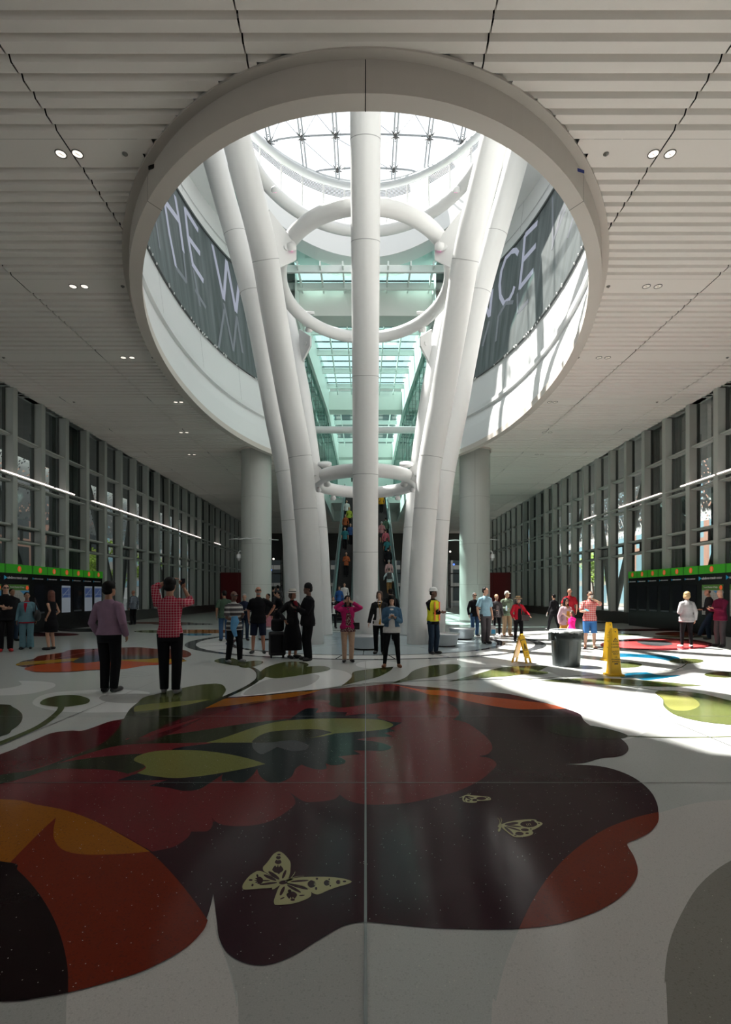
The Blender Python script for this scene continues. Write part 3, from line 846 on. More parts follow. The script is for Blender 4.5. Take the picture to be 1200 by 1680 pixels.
for side, sgn in (('left', -1), ('right', 1)):
    e = empty('led_screen', (sgn*OA, OC, SZ0), 0, 'long curved dark LED screen with large letters on the %s inner wall of the oval' % side, 'screen', 'curved screens')
    E = Vector(e.location)
    t0, t1 = (-1.12, 1.02); n = 90
    ang = [t0+(t1-t0)*i/n for i in range(n+1)]
    if sgn < 0: ang = [PI-a for a in ang]
    m = MB()
    lo = [Vector((*oval(a, scr_off(SZ0)), SZ0))-E for a in ang]; hi = [Vector((*oval(a, scr_off(SZ1)), SZ1))-E for a in ang]
    o_ = len(m.v); m.add(lo+hi, [(i, i+1, n+2+i, n+1+i) for i in range(n)], 0, True)
    o = m.build('display_surface', SCR, e)
    uv = o.data.uv_layers.new(name='UVMap')
    for poly in o.data.polygons:
        for li, vi in zip(poly.loop_indices, poly.vertices): uv.data[li].uv = ((vi % (n+1))/n, 0 if vi <= n else 1)
    m = MB()
    for z, of, hh in ((SZ0-.06, .62, .06), (SZ1, 1.42, .09)):
        a = [Vector((*oval(x, of), z))-E for x in ang]; b = [Vector((*oval(x, of), z+hh))-E for x in ang]; c = [Vector((*oval(x, of+.25), z+hh))-E for x in ang]; d = [Vector((*oval(x, of+.25), z))-E for x in ang]
        for p, q in ((a, b), (b, c), (a, d)): m.add(p+q, [(i, i+1, n+2+i, n+1+i) for i in range(n)], 0, False)
    m.build('screen_rail', mat('rail_dark', (.10, .11, .11), .5), e)
    m = MB(); rnd = random.Random(3)
    for i in range(70):
        a = ang[0]+(ang[-1]-ang[0])*rnd.random(); p = Vector((*oval(a, .61), SZ0-.1+rnd.uniform(-.03, .05)))-E; m.ell(p, (.03, .03, .05), 6, 4)
    m.build('cable_clip', WHITE, e)
    if sgn < 0:
        cv = lambda p: (200+p[0]/3.654, 300+p[1]/3.654)
        st = [[(255, 105), (285, 300), (325, 505)], [(255, 105), (345, 230)], [(318, 75), (345, 230), (370, 415)],
              [(378, 150), (398, 330), (428, 500)], [(378, 155), (458, 285)], [(398, 325), (470, 425)], [(420, 480), (490, 590)],
              [(543, 370), (612, 700)], [(612, 700), (628, 465)], [(628, 465), (685, 775)], [(685, 775), (703, 600)]]
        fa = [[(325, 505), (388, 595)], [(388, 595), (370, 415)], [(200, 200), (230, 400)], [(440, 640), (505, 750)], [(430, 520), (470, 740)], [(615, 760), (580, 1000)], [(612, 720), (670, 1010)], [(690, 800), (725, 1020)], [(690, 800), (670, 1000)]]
    else:
        cv = lambda p: (740+p[0]/3.654, 300+p[1]/3.654)
        st = [[(445, 310), (432, 460), (412, 635)], [(445, 315), (520, 240)], [(432, 465), (510, 375)], [(412, 630), (495, 525)],
              [(405, 425), (390, 405), (365, 410), (330, 450), (303, 530), (293, 610), (297, 680), (318, 722), (350, 700), (372, 655), (382, 620)],
              [(248, 640), (232, 800), (214, 755)]]
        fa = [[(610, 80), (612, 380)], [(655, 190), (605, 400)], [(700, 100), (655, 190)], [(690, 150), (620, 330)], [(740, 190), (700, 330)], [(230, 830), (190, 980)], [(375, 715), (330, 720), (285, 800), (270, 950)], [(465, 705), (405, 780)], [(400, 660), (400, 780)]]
    def stroke(lst, width, matr, name, off):
        for s_ in lst:
            pts = []
            for a, b in zip(s_[:-1], s_[1:]):
                for k in range(8): pts.append((a[0]+(b[0]-a[0])*k/8, a[1]+(b[1]-a[1])*k/8))
            pts.append(s_[-1])
            P = [Vector(drum_hit(*cv(p), off)) for p in pts]
            m = MB(); vs = []
            for i, p in enumerate(P):
                d = (P[min(i+1, len(P)-1)]-P[max(i-1, 0)]).normalized()
                nrm = Vector((p.x/(OA**2), (p.y-OC)/(OB**2), 0)).normalized(); sd_ = d.cross(nrm).normalized()*width/2
                vs += [p-sd_-E, p+sd_-E]
            m.add(vs, [(2*i, 2*i+1, 2*i+3, 2*i+2) for i in range(len(P)-1)], 0, False)
            m.build(name, matr, e)
    stroke(st, .24, LETT, 'screen_letter', .02)
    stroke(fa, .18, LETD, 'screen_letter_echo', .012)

# ------------------------------------------------------------------ information walls
GREEN = mat('header_green', (.035, .30, .012), .45, emit=(.04, .42, .015), estr=.14)
GREEN2 = mat('header_green_dark', (.02, .18, .008), .45)
ORNG = mat('badge_orange', (.75, .10, .02), .5, emit=(.9, .12, .03), estr=.3)
CREAM = mat('badge_figure', (.8, .6, .4), .5)
PANELB = mat('panel_black', (.006, .006, .007), .25)
SCRD = mat('display_dark', (.012, .014, .02), .12, coat=.5)
SCRL = mat('display_lit', (.3, .33, .38), .3, emit=(.30, .34, .40), estr=.25)
SCRB = mat('display_blue', (.05, .08, .2), .3, emit=(.05, .09, .24), estr=.25)
WTXT = mat('sign_white', (.7, .7, .7), .5)
CYAN = mat('logo_cyan', (.02, .35, .6), .5)
MAPW = mat('map_paper', (.42, .42, .40), .6); MAPG = mat('map_green', (.07, .20, .03), .5); MAPB = mat('map_blue', (.05, .28, .55), .5)
def text_mesh(body, size, name, material, parent, loc, rot, align='CENTER', depth=.004, sx=1):
    c = bpy.data.curves.new('t', 'FONT'); c.body = body; c.size = size; c.align_x = align; c.align_y = 'CENTER'; c.extrude = depth
    t = bpy.data.objects.new('t', c); COL.objects.link(t)
    dg = bpy.context.evaluated_depsgraph_get(); me = bpy.data.meshes.new_from_object(t.evaluated_get(dg))
    bpy.data.objects.remove(t); bpy.data.curves.remove(c)
    me.name = name; me.materials.clear(); me.materials.append(material)
    o = bpy.data.objects.new(name, me); COL.objects.link(o); o.parent = parent; o.location = loc; o.rotation_euler = rot; o.scale = (sx, 1, 1)
    return o
def figure_badge(mb1, mb2, X, y, z, r, sx):
    """oval badge with a small standing figure"""
    vs = [(X, y+math.cos(a*PI/4+PI/8)*r, z+math.sin(a*PI/4+PI/8)*r*1.05) for a in range(8)]
    mb1.add(vs, [tuple(range(8))])
    X2 = X-sx*.004
    mb2.add([(X2, y+math.cos(a*PI/4)*r*.17, z+r*.5+math.sin(a*PI/4)*r*.17) for a in range(8)], [tuple(range(8))])
    mb2.quad((X2, y-r*.16, z-r*.62), (X2, y+r*.16, z-r*.62), (X2, y+r*.2, z+r*.28), (X2, y-r*.2, z+r*.28))
    mb2.quad((X2, y-r*.3, z+r*.12), (X2, y+r*.3, z+r*.12), (X2, y+r*.2, z+r*.28), (X2, y-r*.2, z+r*.28))
for sx, nm in ((-1, 'left'), (1, 'right')):
    e = empty('information_wall', (sx*13.6, 20, 0), 0, 'long black wayfinding wall with green header and orange badges along the %s windows' % nm, 'information wall', 'information walls')
    X = 0.0
    ya, yb = 15.4-20, 26.75-20
    m = MB(); m.box(*sorted((X, sx*.45)), ya, yb, 0, 2.44); m.build('body', PANELB, e)
    m = MB(); m.box(*sorted((-sx*.03, sx*.45)), ya, yb, 2.42, 2.76); m.build('header', GREEN, e)
    edges = [26.75-20]; y = 26.0-20
    cuts = [25.88, 24.93, 24.01, 23.03, 22.1, 21.1, 19.5, 17.9]
    b1 = MB(); b2 = MB(); gp = MB()
    prev = 26.75
    for i, c in enumerate(cuts):
        gp.box(*sorted((-sx*.034, -sx*.03)), c-20-.035, c-20+.035, 2.42, 2.76)
        mid = (prev+c)/2-20 if i else (26.75+c)/2-20
        figure_badge(b1, b2, -sx*.036, mid, 2.59, .115, sx)
        rz = PI/2 if sx < 0 else -PI/2
        wide = i in (6, 7)
        text_mesh('salesforce transit center', .075 if not wide else .15, 'sign_text', WTXT, e, (-sx*.004, mid-(.05 if sx < 0 else -.05), 2.24 if not wide else 2.24), (PI/2, 0, rz), sx=.82)
        t = MB(); w_ = .05 if not wide else .09; dd = (.40 if not wide else .74)
        yc = mid+(-dd if sx < 0 else dd); s2 = 1 if sx < 0 else -1
        t.add([(-sx*.005, yc-s2*w_, 2.24-w_), (-sx*.005, yc+s2*w_, 2.24), (-sx*.005, yc-s2*w_, 2.24+w_)], [(0, 1, 2)]); t.build('arrow_logo', CYAN, e)
        if i < 6:
            k = MB(); k.box(*sorted((-sx*.008, 0)), mid-.34, mid+.34, .78, 1.99)
            lit = sx < 0 and i in (0, 1, 3)
            sc = k.build('display', SCRL if lit else SCRD, e)
            if lit:
                k = MB(); k.quad((-sx*.01, mid-.33, 1.45), (-sx*.01, mid+.33, 1.45), (-sx*.01, mid+.33, 1.9), (-sx*.01, mid-.33, 1.9)); k.build('display_picture', SCRB, sc)
                k = MB(); k.bar((-sx*.012, mid-.3, 1.5), (-sx*.012, mid+.2, 1.85), .01, .02); k.bar((-sx*.012, mid-.3, 1.6), (-sx*.012, mid+.3, 1.6), .01, .02); k.bar((-sx*.012, mid+.2, 1.45), (-sx*.012, mid+.2, 1.88), .01, .02); k.build('display_lines', SCRL, sc)
            else:
                k = MB(); k.quad((-sx*.01, mid-.33, .80), (-sx*.01, mid+.33, .80), (-sx*.01, mid+.33, .87), (-sx*.01, mid-.33, .87)); k.build('display_lines', mat('display_foot', (.06, .07, .08), .3), sc)
        else:
            k = MB(); k.box(*sorted((-sx*.008, 0)), mid-.62, mid+.62, .78, 1.98); mp_ = k.build('map_poster', MAPW, e)
            k = MB(); k.box(*sorted((-sx*.012, -sx*.008)), mid-.62, mid+.62, 1.76, 1.98); k.build('map_header', MAPG, mp_)
            k = MB(); q = -1 if sx > 0 else 1
            k.add([(-sx*.011, mid+q*.62, 1.74), (-sx*.011, mid+q*.05, 1.74), (-sx*.011, mid+q*.3, 1.6), (-sx*.011, mid+q*.62, 1.25)], [(0, 1, 2, 3)]); k.build('map_water', MAPB, mp_)
            k = MB(); rnd = random.Random(4)
            for a in range(12):
                k.box(*sorted((-sx*.010, -sx*.008)), mid-.6, mid+.6, .85+a*.07, .856+a*.07)
                k.box(*sorted((-sx*.010, -sx*.008)), mid-.58+a*.1, mid-.574+a*.1, .8, 1.6)
            k.build('map_streets', mat('map_grey', (.2, .2, .2), .6), mp_)
            text_mesh('Transit Routes & Stops', .10, 'sign_text', WTXT, e, (-sx*.013, mid-q*.1, 1.88), (PI/2, 0, rz), sx=.9)
            b1.add([(-sx*.013, mid+q*.5+math.cos(a*PI/4+.39)*.09, 1.86+math.sin(a*PI/4+.39)*.09) for a in range(8)], [tuple(range(8))])
        prev = c
    b1.build('badge', ORNG, e); b2.build('badge_figure', CREAM, e); gp.build('header_joint', GREEN2, e)

# ------------------------------------------------------------------ ceiling downlights
SHDARK = mat('pole_dark', (.04, .04, .04), .5)
LAMPON = mat('downlight_lens', (.9, .9, .85), .4, emit=(1, .90, .80), estr=1.6)
LAMPOFF = mat('downlight_dim', (.65, .63, .58), .3, emit=(1, .88, .75), estr=.35)
def downlight(x, yv, on, label):
    e = empty('downlight', (x, yv, HZ), 0, label, 'ceiling light', 'ceiling downlights')
    m = MB(); m.lathe([(.105, .01), (.105, -.012), (.088, -.014), (.082, .0)], n=28, caps=False); m.build('trim_ring', mat('downlight_trim', (.20, .19, .17), .4), e)
    m = MB(); m.lathe([(0, -.006), (.084, -.006)], n=28, caps=False); m.build('lens', LAMPON if on else LAMPOFF, e)
    m = MB(); m.bar((-.05, -.02, -.008), (.05, .03, -.008), .006, .004); m.bar((-.02, -.06, -.008), (.02, .06, -.008), .006, .004); m.build('reflector_rib', mat('rib_tan', (.5, .42, .34), .4), e)
rows = [(9.69, (5.70, 5.39), 4.5), (13.86, (7.83, 7.52), 6.5), (18.03, (8.43, 8.13), 7.4), (22.2, (8.14, 7.9), 7.3), (26.37, (9.4, 9.1), None), (30.54, (10.4, 10.1), None)]
ordn = ['first', 'second', 'third', 'fourth', 'fifth', 'sixth']
for i, (yv, xs, s_) in enumerate(rows):
    for sx, nm in ((-1, 'left'), (1, 'right')):
        for j, x in enumerate(xs):
            downlight(sx*x, yv, sx < 0 or i == 0, 'round recessed downlight in the %s row %s of the oval, %s one of its pair' % (ordn[i], nm, ('outer', 'inner')[j]))
        if s_:
            for q_, xx in enumerate((s_, s_+5.2)):
                if xx > 13.5: continue
                e = empty('sprinkler', (sx*xx, yv, HZ), 0, 'small round ceiling sprinkler in the %s flat strip %s of the oval, %s' % (ordn[i], nm, ('inner', 'outer')[q_]), 'sprinkler', 'ceiling sprinklers')
                m = MB(); m.lathe([(.05, .0), (.05, -.012), (.02, -.016), (.02, -.04), (0, -.04)], n=16); m.build('cap', mat('sprinkler_grey', (.22, .21, .19), .5), e)
# scrap of blue tape on the ring and a small dark clip on the left
m = MB(); p = oval(-.97, .304); q = oval(-.955, .304); m.box(-.13, .13, -.006, 0, 0, .06)
o = m.build('tape_strip', mat('blue_tape', (.02, .04, .25), .6), None, (*oval(-.985, .31), HZ-.17)); o.rotation_euler = (0, 0, .33)
tag(o, 'scrap of blue tape stuck to the ring fascia at the upper right', 'tape')
m = MB(); m.box(-.08, .08, -.02, 0, 0, .07)
o = m.build('clip', PANELB, None, (*oval(PI+.985, .31), HZ-.12)); o.rotation_euler = (0, 0, -.33)
tag(o, 'small dark clip on the ring fascia at the upper left', 'clip')

# ------------------------------------------------------------------ benches
def bench(x, yv, label, r=.48):
    e = empty('round_bench', (x, yv, 0), 0, label, 'bench', 'round steel benches')
    m = MB(); m.lathe([(r*.80, .05), (r*.92, .35), (r*.965, .36), (r*.965, .365)], n=48); m.build('drum', STEEL, e)
    m = MB(); m.lathe([(r*.965, .365), (r, .372), (r, .405), (r*.97, .41), (0, .41)], n=48); m.build('seat', mat('seat_steel', (.62, .63, .65), .3, .6), e)
    m = MB(); m.lathe([(r*.74, 0), (r*.74, .06)], n=40); m.build('plinth', PANELB, e)
bench(0, 15.05, 'round brushed-steel bench in front of the central column', .46)
bench(2.42, 15.95, 'round brushed-steel bench right behind the hard-hat worker')
bench(3.44, 18.45, 'round brushed-steel bench farther back by the man in a blue T-shirt')
bench(-2.42, 15.95, 'round brushed-steel bench half hidden behind the rolling suitcase')
bench(-3.44, 18.45, 'round brushed-steel bench behind the man in shorts')

# ------------------------------------------------------------------ trash can
e = empty('trash_can', (4.50, 11.62, 0), .12, 'big round dark grey plastic trash can with a clear liner over its rim', 'trash can')
CAN = mat('can_plastic', (.035, .047, .050), .45, bump=.1, nscale=60)
m = MB(); m.lathe([(.285, 0), (.29, .02), (.318, .56), (.335, .59), (.335, .66), (.322, .67), (.328, .775), (.34, .785), (.34, .80), (.325, .80), (.30, .70), (.27, .03), (0, .03)], n=56)
m.build('body', CAN, e)
m = MB()
for k in range(9):
    a = 2*PI*k/9+.2; q = Vector((math.cos(a), math.sin(a), 0)); m.bar(q*.288+Vector((0, 0, .03)), q*.316+Vector((0, 0, .56)), .02, .012)
m.build('rib', CAN, e)
for s_ in (-1, 1):
    m = MB(); m.box(*sorted((s_*.31, s_*.385)), -.07, .07, .70, .74); m.box(*sorted((s_*.365, s_*.385)), -.07, .07, .62, .74); m.box(*sorted((s_*.33, s_*.385)), -.07, -.05, .58, .74); m.box(*sorted((s_*.33, s_*.385)), .05, .07, .58, .74)
    m.box(*sorted((s_*.325, s_*.385)), -.07, .07, .58, .61)
    m.build('handle', CAN, e)
LINER = mat('liner_plastic', (.55, .58, .60), .25)
m = MB(); rnd = random.Random(9); n = 72; r0 = []; r1 = []; r2 = []; r3 = []
for k in range(n):
    a = 2*PI*k/n; j = rnd.uniform(-.006, .006)
    r0.append((math.cos(a)*.29, math.sin(a)*.29, .70)); r1.append((math.cos(a)*(.335+j), math.sin(a)*(.335+j), .808)); r2.append((math.cos(a)*(.352+j), math.sin(a)*(.352+j), .80)); r3.append((math.cos(a)*(.357+j*2), math.sin(a)*(.357+j*2), .755+rnd.uniform(-.015, .01)))
m.add(r0+r1+r2+r3, [(i*n+k, i*n+(k+1) % n, (i+1)*n+(k+1) % n, (i+1)*n+k) for i in range(3) for k in range(n)], 0, True)
m.build('liner_bag', LINER, e)
text_mesh('BRUTE', .07, 'sign_text', PANELB, e, (0, -.338, .72), (PI/2, 0, 0))
text_mesh('44', .05, 'sign_text', PANELB, e, (0, -.338, .655), (PI/2, 0, 0))

# ------------------------------------------------------------------ caution cones
YEL = mat('caution_yellow', (.85, .48, .008), .4)
INK = mat('caution_ink', (.02, .02, .02), .5)
def cone(px, py, h, label, rz):
    x, yv = FL(px, py); e = empty('caution_cone', (x, yv, 0), rz, label, 'safety cone', 'tall yellow floor cones')
    m = MB()
    prof = [(.155, 0), (.155, .035), (.115, .045), (.105, .12), (.058, h-.03), (.05, h-.01), (.045, h)]
    def sq(r, z): c = r*.18; return [(-r, -r+c, z), (-r+c, -r, z), (r-c, -r, z), (r, -r+c, z), (r, r-c, z), (r-c, r, z), (-r+c, r, z), (-r, r-c, z)]
    vs = [p for (r, z) in prof for p in sq(r, z)]; fs = [(i*8+k, i*8+(k+1) % 8, (i+1)*8+(k+1) % 8, (i+1)*8+k) for i in range(len(prof)-1) for k in range(8)]
    fs += [tuple(range(8))[::-1], tuple(range(len(vs)-8, len(vs)))]
    m.add(vs, fs); m.build('body', YEL, e)
    def face_y(z): return -(.105+(.058-.105)*(z-.12)/(h-.15))-.003
    til = math.atan2(.047, h-.15)
    for tx, z, s_ in (('CAUTION', .62, .042), ('CUIDADO', .565, .040), ('SAFETY', .475, .052), ('FIRST', .43, .052), ('LA', .37, .045), ('SEGURIDAD', .325, .036), ('PRIMERO', .28, .040)):
        text_mesh(tx, s_, 'sign_text', INK, e, (0, face_y(z), z*h/.93), (PI/2-til, 0, 0), depth=.001, sx=.95)
    m = MB(); z = .24; m.box(-.035, .035, face_y(z)-.002, face_y(z)+.002, z-.012, z+.012); m.build('label_bar', INK, e)
    m = MB(); z = .70*h/.93; yy = face_y(z)
    for a, b in (((-.045, z-.03), (0, z+.045)), ((0, z+.045), (.045, z-.03)), ((.045, z-.03), (-.045, z-.03)), ((0, z-.015), (0, z+.02))): m.bar((a[0], yy, a[1]), (b[0], yy, b[1]), .004, .009)
    m.build('warning_symbol', INK, e)
    m = MB(); m.box(-.012, .012, face_y(.86)-.002, face_y(.86), .855, .875); m.build('slot', INK, e)
cone(1007.5, 1108.0, .93, 'nearer tall yellow caution cone with black lettering, right of the trash can', 0)
cone(999.5, 1083.5, .93, 'farther tall yellow caution cone, partly hidden behind the nearer one', .05)
# A-frame sign
x, yv = FL(856, 1087); e = empty('wet_floor_sign', (x, yv, 0), .85, 'yellow folding wet-floor sign standing open left of the trash can', 'floor sign')
for s_ in (-1, 1):
    lean = .27*s_
    M = Matrix.Translation((0, 0, .64)) @ Matrix.Rotation(lean, 4, 'X')
    m = MB()
    m.box(-.13, .13, -.011, .011, -.55, -.02, 0, M); m.box(-.07, .07, -.011, .011, -.02, .03, 0, M); m.box(-.145, -.075, -.012, .012, -.665, -.55, 0, M); m.box(.075, .145, -.012, .012, -.665, -.55, 0, M)
    pn = m.build('panel', YEL, e)
    yo = -.014*(-s_)
    m = MB()
    for a, b in (((-.08, -.36), (0, -.2)), ((0, -.2), (.08, -.36)), ((.08, -.36), (-.08, -.36)), ((-.02, -.25), (.02, -.3)), ((.02, -.3), (.0, -.34)), ((-.03, -.3), (.03, -.33))):
        p = M @ Vector((a[0], yo, a[1])); q = M @ Vector((b[0], yo, b[1])); m.bar(p, q, .014, .006)
    m.bar(M @ Vector((-.03, yo, -.42)), M @ Vector((.03, yo, -.42)), .03, .005); m.bar(M @ Vector((-.03, yo, -.48)), M @ Vector((.03, yo, -.48)), .03, .005)
    m.build('warning_symbol', INK, e)
    p = M @ Vector((0, yo, -.12)); text_mesh('CAUTION', .055, 'sign_text', INK, e, p, (PI/2+lean, 0, 0 if s_ > 0 else PI), depth=.001)
m = MB(); m.tube([(-.06, 0, .65), (.06, 0, .65)], .014, 8); m.build('hinge', INK, e)

# ------------------------------------------------------------------ escalators
STEP = mat('escalator_step', (.012, .012, .013), .4, .3)
RUBBER = mat('handrail_rubber', (.02, .02, .02), .4)
SL = math.tan(math.radians(30)); EY = 31.0; ETOP = 11.4
ERUN = ETOP/SL
for sx, nm in ((-1, 'left'), (1, 'right')):
    e = empty('escalator', (sx*1.42, EY, 0), 0, '%s long escalator rising behind the central column' % nm, 'escalator', 'escalators')
    w_ = .46
    m = MB(); ns = 57
    for i in range(ns):
        z = ETOP*i/ns; m.box(-w_, w_, i*ERUN/ns, (i+1)*ERUN/ns+.02, z, z+ETOP/ns)
    m.box(-w_, w_, -2.0, 0, 0, .03)
    m.build('steps', STEP, e)
    for s_ in (-1, 1):
        X = s_*.60
        m = MB(); vs = [(X-.10, -2.0, 0), (X-.10, 0, .25), (X-.10, ERUN, ETOP+.25), (X-.10, ERUN, ETOP-1.2), (X-.1, 1.5, -.05)]
        vs2 = [(X+.10, *v[1:]) for v in vs]
        m.add(vs+vs2, [(0, 1, 2, 3, 4), (9, 8, 7, 6, 5)]+[(i, i+5, (i+1) % 5+5, (i+1) % 5) for i in range(5)]); m.build('skirt', mat('escalator_skirt', (.06, .10, .095), .35, .5), e)
        npan = 14
        for i in range(npan):
            y0 = -1.0+(ERUN+1.0)*i/npan+.02; y1 = -1.0+(ERUN+1.0)*(i+1)/npan-.02
            z0 = max(0, y0*SL)+.2; z1 = max(0, y1*SL)+.2
            m = MB(); m.add([(X-.01, y0, z0), (X-.01, y1, z1), (X-.01, y1, z1+.72), (X-.01, y0, z0+.72), (X+.01, y0, z0), (X+.01, y1, z1), (X+.01, y1, z1+.72), (X+.01, y0, z0+.72)], [(0, 1, 2, 3), (7, 6, 5, 4), (0, 4, 5, 1), (3, 2, 6, 7), (0, 3, 7, 4), (1, 5, 6, 2)])
            m.build('balustrade_panel', BALUG, e)
        m = MB(); m.tube([(X, -1.7, .35), (X, -1.85, .7), (X, -1.6, .96), (X, 0, .98), (X, ERUN, ETOP+.96)], .045, 8); m.build('handrail', RUBBER, e)
        m = MB(); m.tube([(X+s_*.09, -.8, .6), (X+s_*.09, 0, .62), (X+s_*.09, ERUN, ETOP+.6)], .03, 6); m.build('side_rail', STEEL, e)
# dark truss casing beneath
m = MB()
for sx in (-1, 1):
    vs = [(sx*2.14, EY+2, 0), (sx*2.14, EY+ERUN, ETOP-1.4), (sx*2.14, EY+ERUN+.5, 0)]; vs2 = [(sx*.7, *v[1:]) for v in vs]
    m.add(vs+vs2, [(0, 1, 2), (3, 4, 5), (0, 3, 4, 1), (1, 4, 5, 2)])
struct(m.build('wall_escalator', mat('casing_dark', (.03, .03, .03), .5)))
# white sign board beside the right escalator
m = MB(); m.box(-.28, .28, -.03, .03, 0, 1.55); 
o = m.build('sign_board', mat('sign_pale', (.7, .75, .78), .5), None, (2.35*1.0, 30.0, 0)); tag(o, 'tall white sign board standing at the foot of the right escalator', 'sign')
# dark scaffold-like frames and equipment by the back wall
for i, (x, yv) in enumerate(((-8.6, 60), (8.6, 60))):
    e = empty('steel_frame', (x, yv, 0), 0, 'dark open steel frame near the %s of the back wall' % ('left', 'right')[i], 'frame', 'open steel frames')
    m = MB()
    for a in (-1.2, 0, 1.2): m.box(a-.06, a+.06, -.06, .06, 0, 6)
    for z in (2.6, 3.2, 5.2): m.box(-1.2, 1.2, -.05, .05, z-.06, z+.06)
    m.build('bars', mat('frame_black', (.03, .03, .03), .5), e)
for i, (px, py, Y, c) in enumerate(((449, 917, 60, 1), (739, 905, 60, 1), (445, 935, 64, 2), (745, 926, 64, 2))):
    p = AT(px, py, Y); m = MB(); m.ell((0, 0, 0), (.12, .12, .12), 10, 6); m.tube([(0, 0, -p.z), (0, 0, -.1)], .02, 6, 1)
    tag(m.build('lamp_globe', [LAMPON if c == 1 else mat('blue_lamp', (.1, .2, .9), .4, emit=(.1, .25, 1), estr=2), SHDARK], None, p), 'small %s lamp glowing near the back wall on the %s' % ('white' if c == 1 else 'blue', 'left' if px < 600 else 'right'), 'lamp', 'small lamps by the back wall')
# ------------------------------------------------------------------ terrazzo floor with inlaid mural
T = {}
def tz(n, c, **k): T[n] = terrazzo(n, c, **k); return n
names = []
def M_(n): 
    if n not in names: names.append(n)
    return names.index(n)
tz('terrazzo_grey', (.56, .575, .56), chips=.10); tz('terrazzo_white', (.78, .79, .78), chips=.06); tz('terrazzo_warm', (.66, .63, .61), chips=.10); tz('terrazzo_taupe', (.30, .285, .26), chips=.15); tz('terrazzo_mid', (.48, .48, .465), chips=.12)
tz('terrazzo_plum', (.045, .018, .024), chips=.2); tz('terrazzo_maroon', (.105, .012, .017), chips=.3); tz('terrazzo_crimson', (.165, .026, .030), chips=.3)
tz('terrazzo_rust', (.20, .028, .014), chips=.3); tz('terrazzo_orange', (.34, .115, .012), chips=.3); tz('terrazzo_redorange', (.52, .095, .03), chips=.2); tz('terrazzo_black', (.016, .008, .009), chips=.1)
tz('terrazzo_navy', (.012, .018, .021), chips=.1); tz('terrazzo_olive', (.085, .10, .032), chips=.2); tz('terrazzo_darkolive', (.030, .036, .018), chips=.2); tz('terrazzo_lime', (.20, .205, .060), chips=.25)
tz('terrazzo_gold', (.42, .24, .02), chips=.2); tz('terrazzo_charcoal', (.075, .080, .085), chips=.2); tz('terrazzo_ice', (.44, .52, .55), chips=.2)
tz('terrazzo_coral', (.60, .085, .085), chips=.2); tz('terrazzo_blue', (.012, .19, .34), chips=.2)
MATS['brass_inlay'] = mat('brass_inlay', (.36, .32, .14), .4, .2)
MATS['metal_strip'] = mat('metal_strip', (.16, .165, .16), .35, .5)
MATS['etched_dark'] = mat('etched_dark', (.08, .08, .075), .5)
fm = MB()
fm.quad((-14.6, -14, 0), (14.6, -14, 0), (14.6, 70.2, 0), (-14.6, 70.2, 0), M_('terrazzo_grey'))
LV = [0]
def lay(n, px, sub=6, smooth=True, step=True):
    pts = crom(px, sub) if smooth else px
    w_ = [FL(*p) for p in pts]
    if step: LV[0] += 1
    fm.poly(w_, .00006*LV[0], M_(n))
def layw(n, pts, step=True):
    if step: LV[0] += 1
    fm.poly(pts, .00006*LV[0], M_(n))
def ellp(cx, cy, rx, ry, n=28, rot=0):
    return [(cx+math.cos(2*PI*k/n)*rx*math.cos(rot)-math.sin(2*PI*k/n)*ry*math.sin(rot), cy+math.cos(2*PI*k/n)*rx*math.sin(rot)+math.sin(2*PI*k/n)*ry*math.cos(rot)) for k in range(n)]
def leafp(x0, y0, x1, y1, w0, tip=.35):
    """leaf outline from stalk to rounded tip, in photo points"""
    res = []; n = 12; dx, dy = x1-x0, y1-y0
    pr = lambda t: w0*math.sin(PI*min(1, t**.8))**.8 if 0 < t < 1 else 0
    up = []; dn = []
    for k in range(n+1):
        t = k/n; up.append((x0+dx*t, y0+dy*t-pr(t)/2)); dn.append((x0+dx*t, y0+dy*t+pr(t)/2))
    return up+dn[::-1][1:-1]
def ribbon(n, pts, w0, w1=None, sub=6):
    """curved stem; widths are ground widths in metres"""
    P = [FL(*p) for p in crom(pts, sub, False)]; w1 = w0 if w1 is None else w1; L = []; R = []
    for i, p in enumerate(P):
        a = P[max(0, i-1)]; b = P[min(len(P)-1, i+1)]; d = Vector((b[0]-a[0], b[1]-a[1])).normalized(); w_ = (w0+(w1-w0)*i/(len(P)-1))/2
        L.append((p[0]-d.y*w_, p[1]+d.x*w_)); R.append((p[0]+d.y*w_, p[1]-d.x*w_))
    LV[0] += 1
    for i in range(len(P)-1):
        fm.add([(*L[i], .00006*LV[0]), (*R[i], .00006*LV[0]), (*R[i+1], .00006*LV[0]), (*L[i+1], .00006*LV[0])], [(0, 1, 2, 3)], M_(n))

# pale ground shapes
lay('terrazzo_warm', [(341, 1511), (341, 1511), (360, 1545), (378, 1600), (388, 1650), (392, 1700), (395, 2300), (395, 2300), (105, 2300), (105, 2300), (108, 1700), (112, 1630), (112, 1630), (230, 1600), (300, 1560)])
lay('terrazzo_mid', [(-300, 1645), (-300, 1645), (0, 1645), (60, 1638), (112, 1630), (112, 1630), (108, 1700), (105, 2300), (105, 2300), (-300, 2300), (-300, 2300)])
lay('terrazzo_warm', [(341, 1511), (341, 1511), (345, 1490), (350, 1468), (350, 1468), (354, 1490), (357, 1530), (362, 1552), (362, 1552), (352, 1530)])
lay('terrazzo_mid', [(350, 1500), (357, 1530), (375, 1566), (405, 1582), (440, 1584), (480, 1570), (525, 1542), (565, 1520), (600, 1513), (600, 1513), (600, 2300), (600, 2300), (395, 2300), (395, 2300), (392, 1700), (385, 1620), (370, 1570), (357, 1540)])
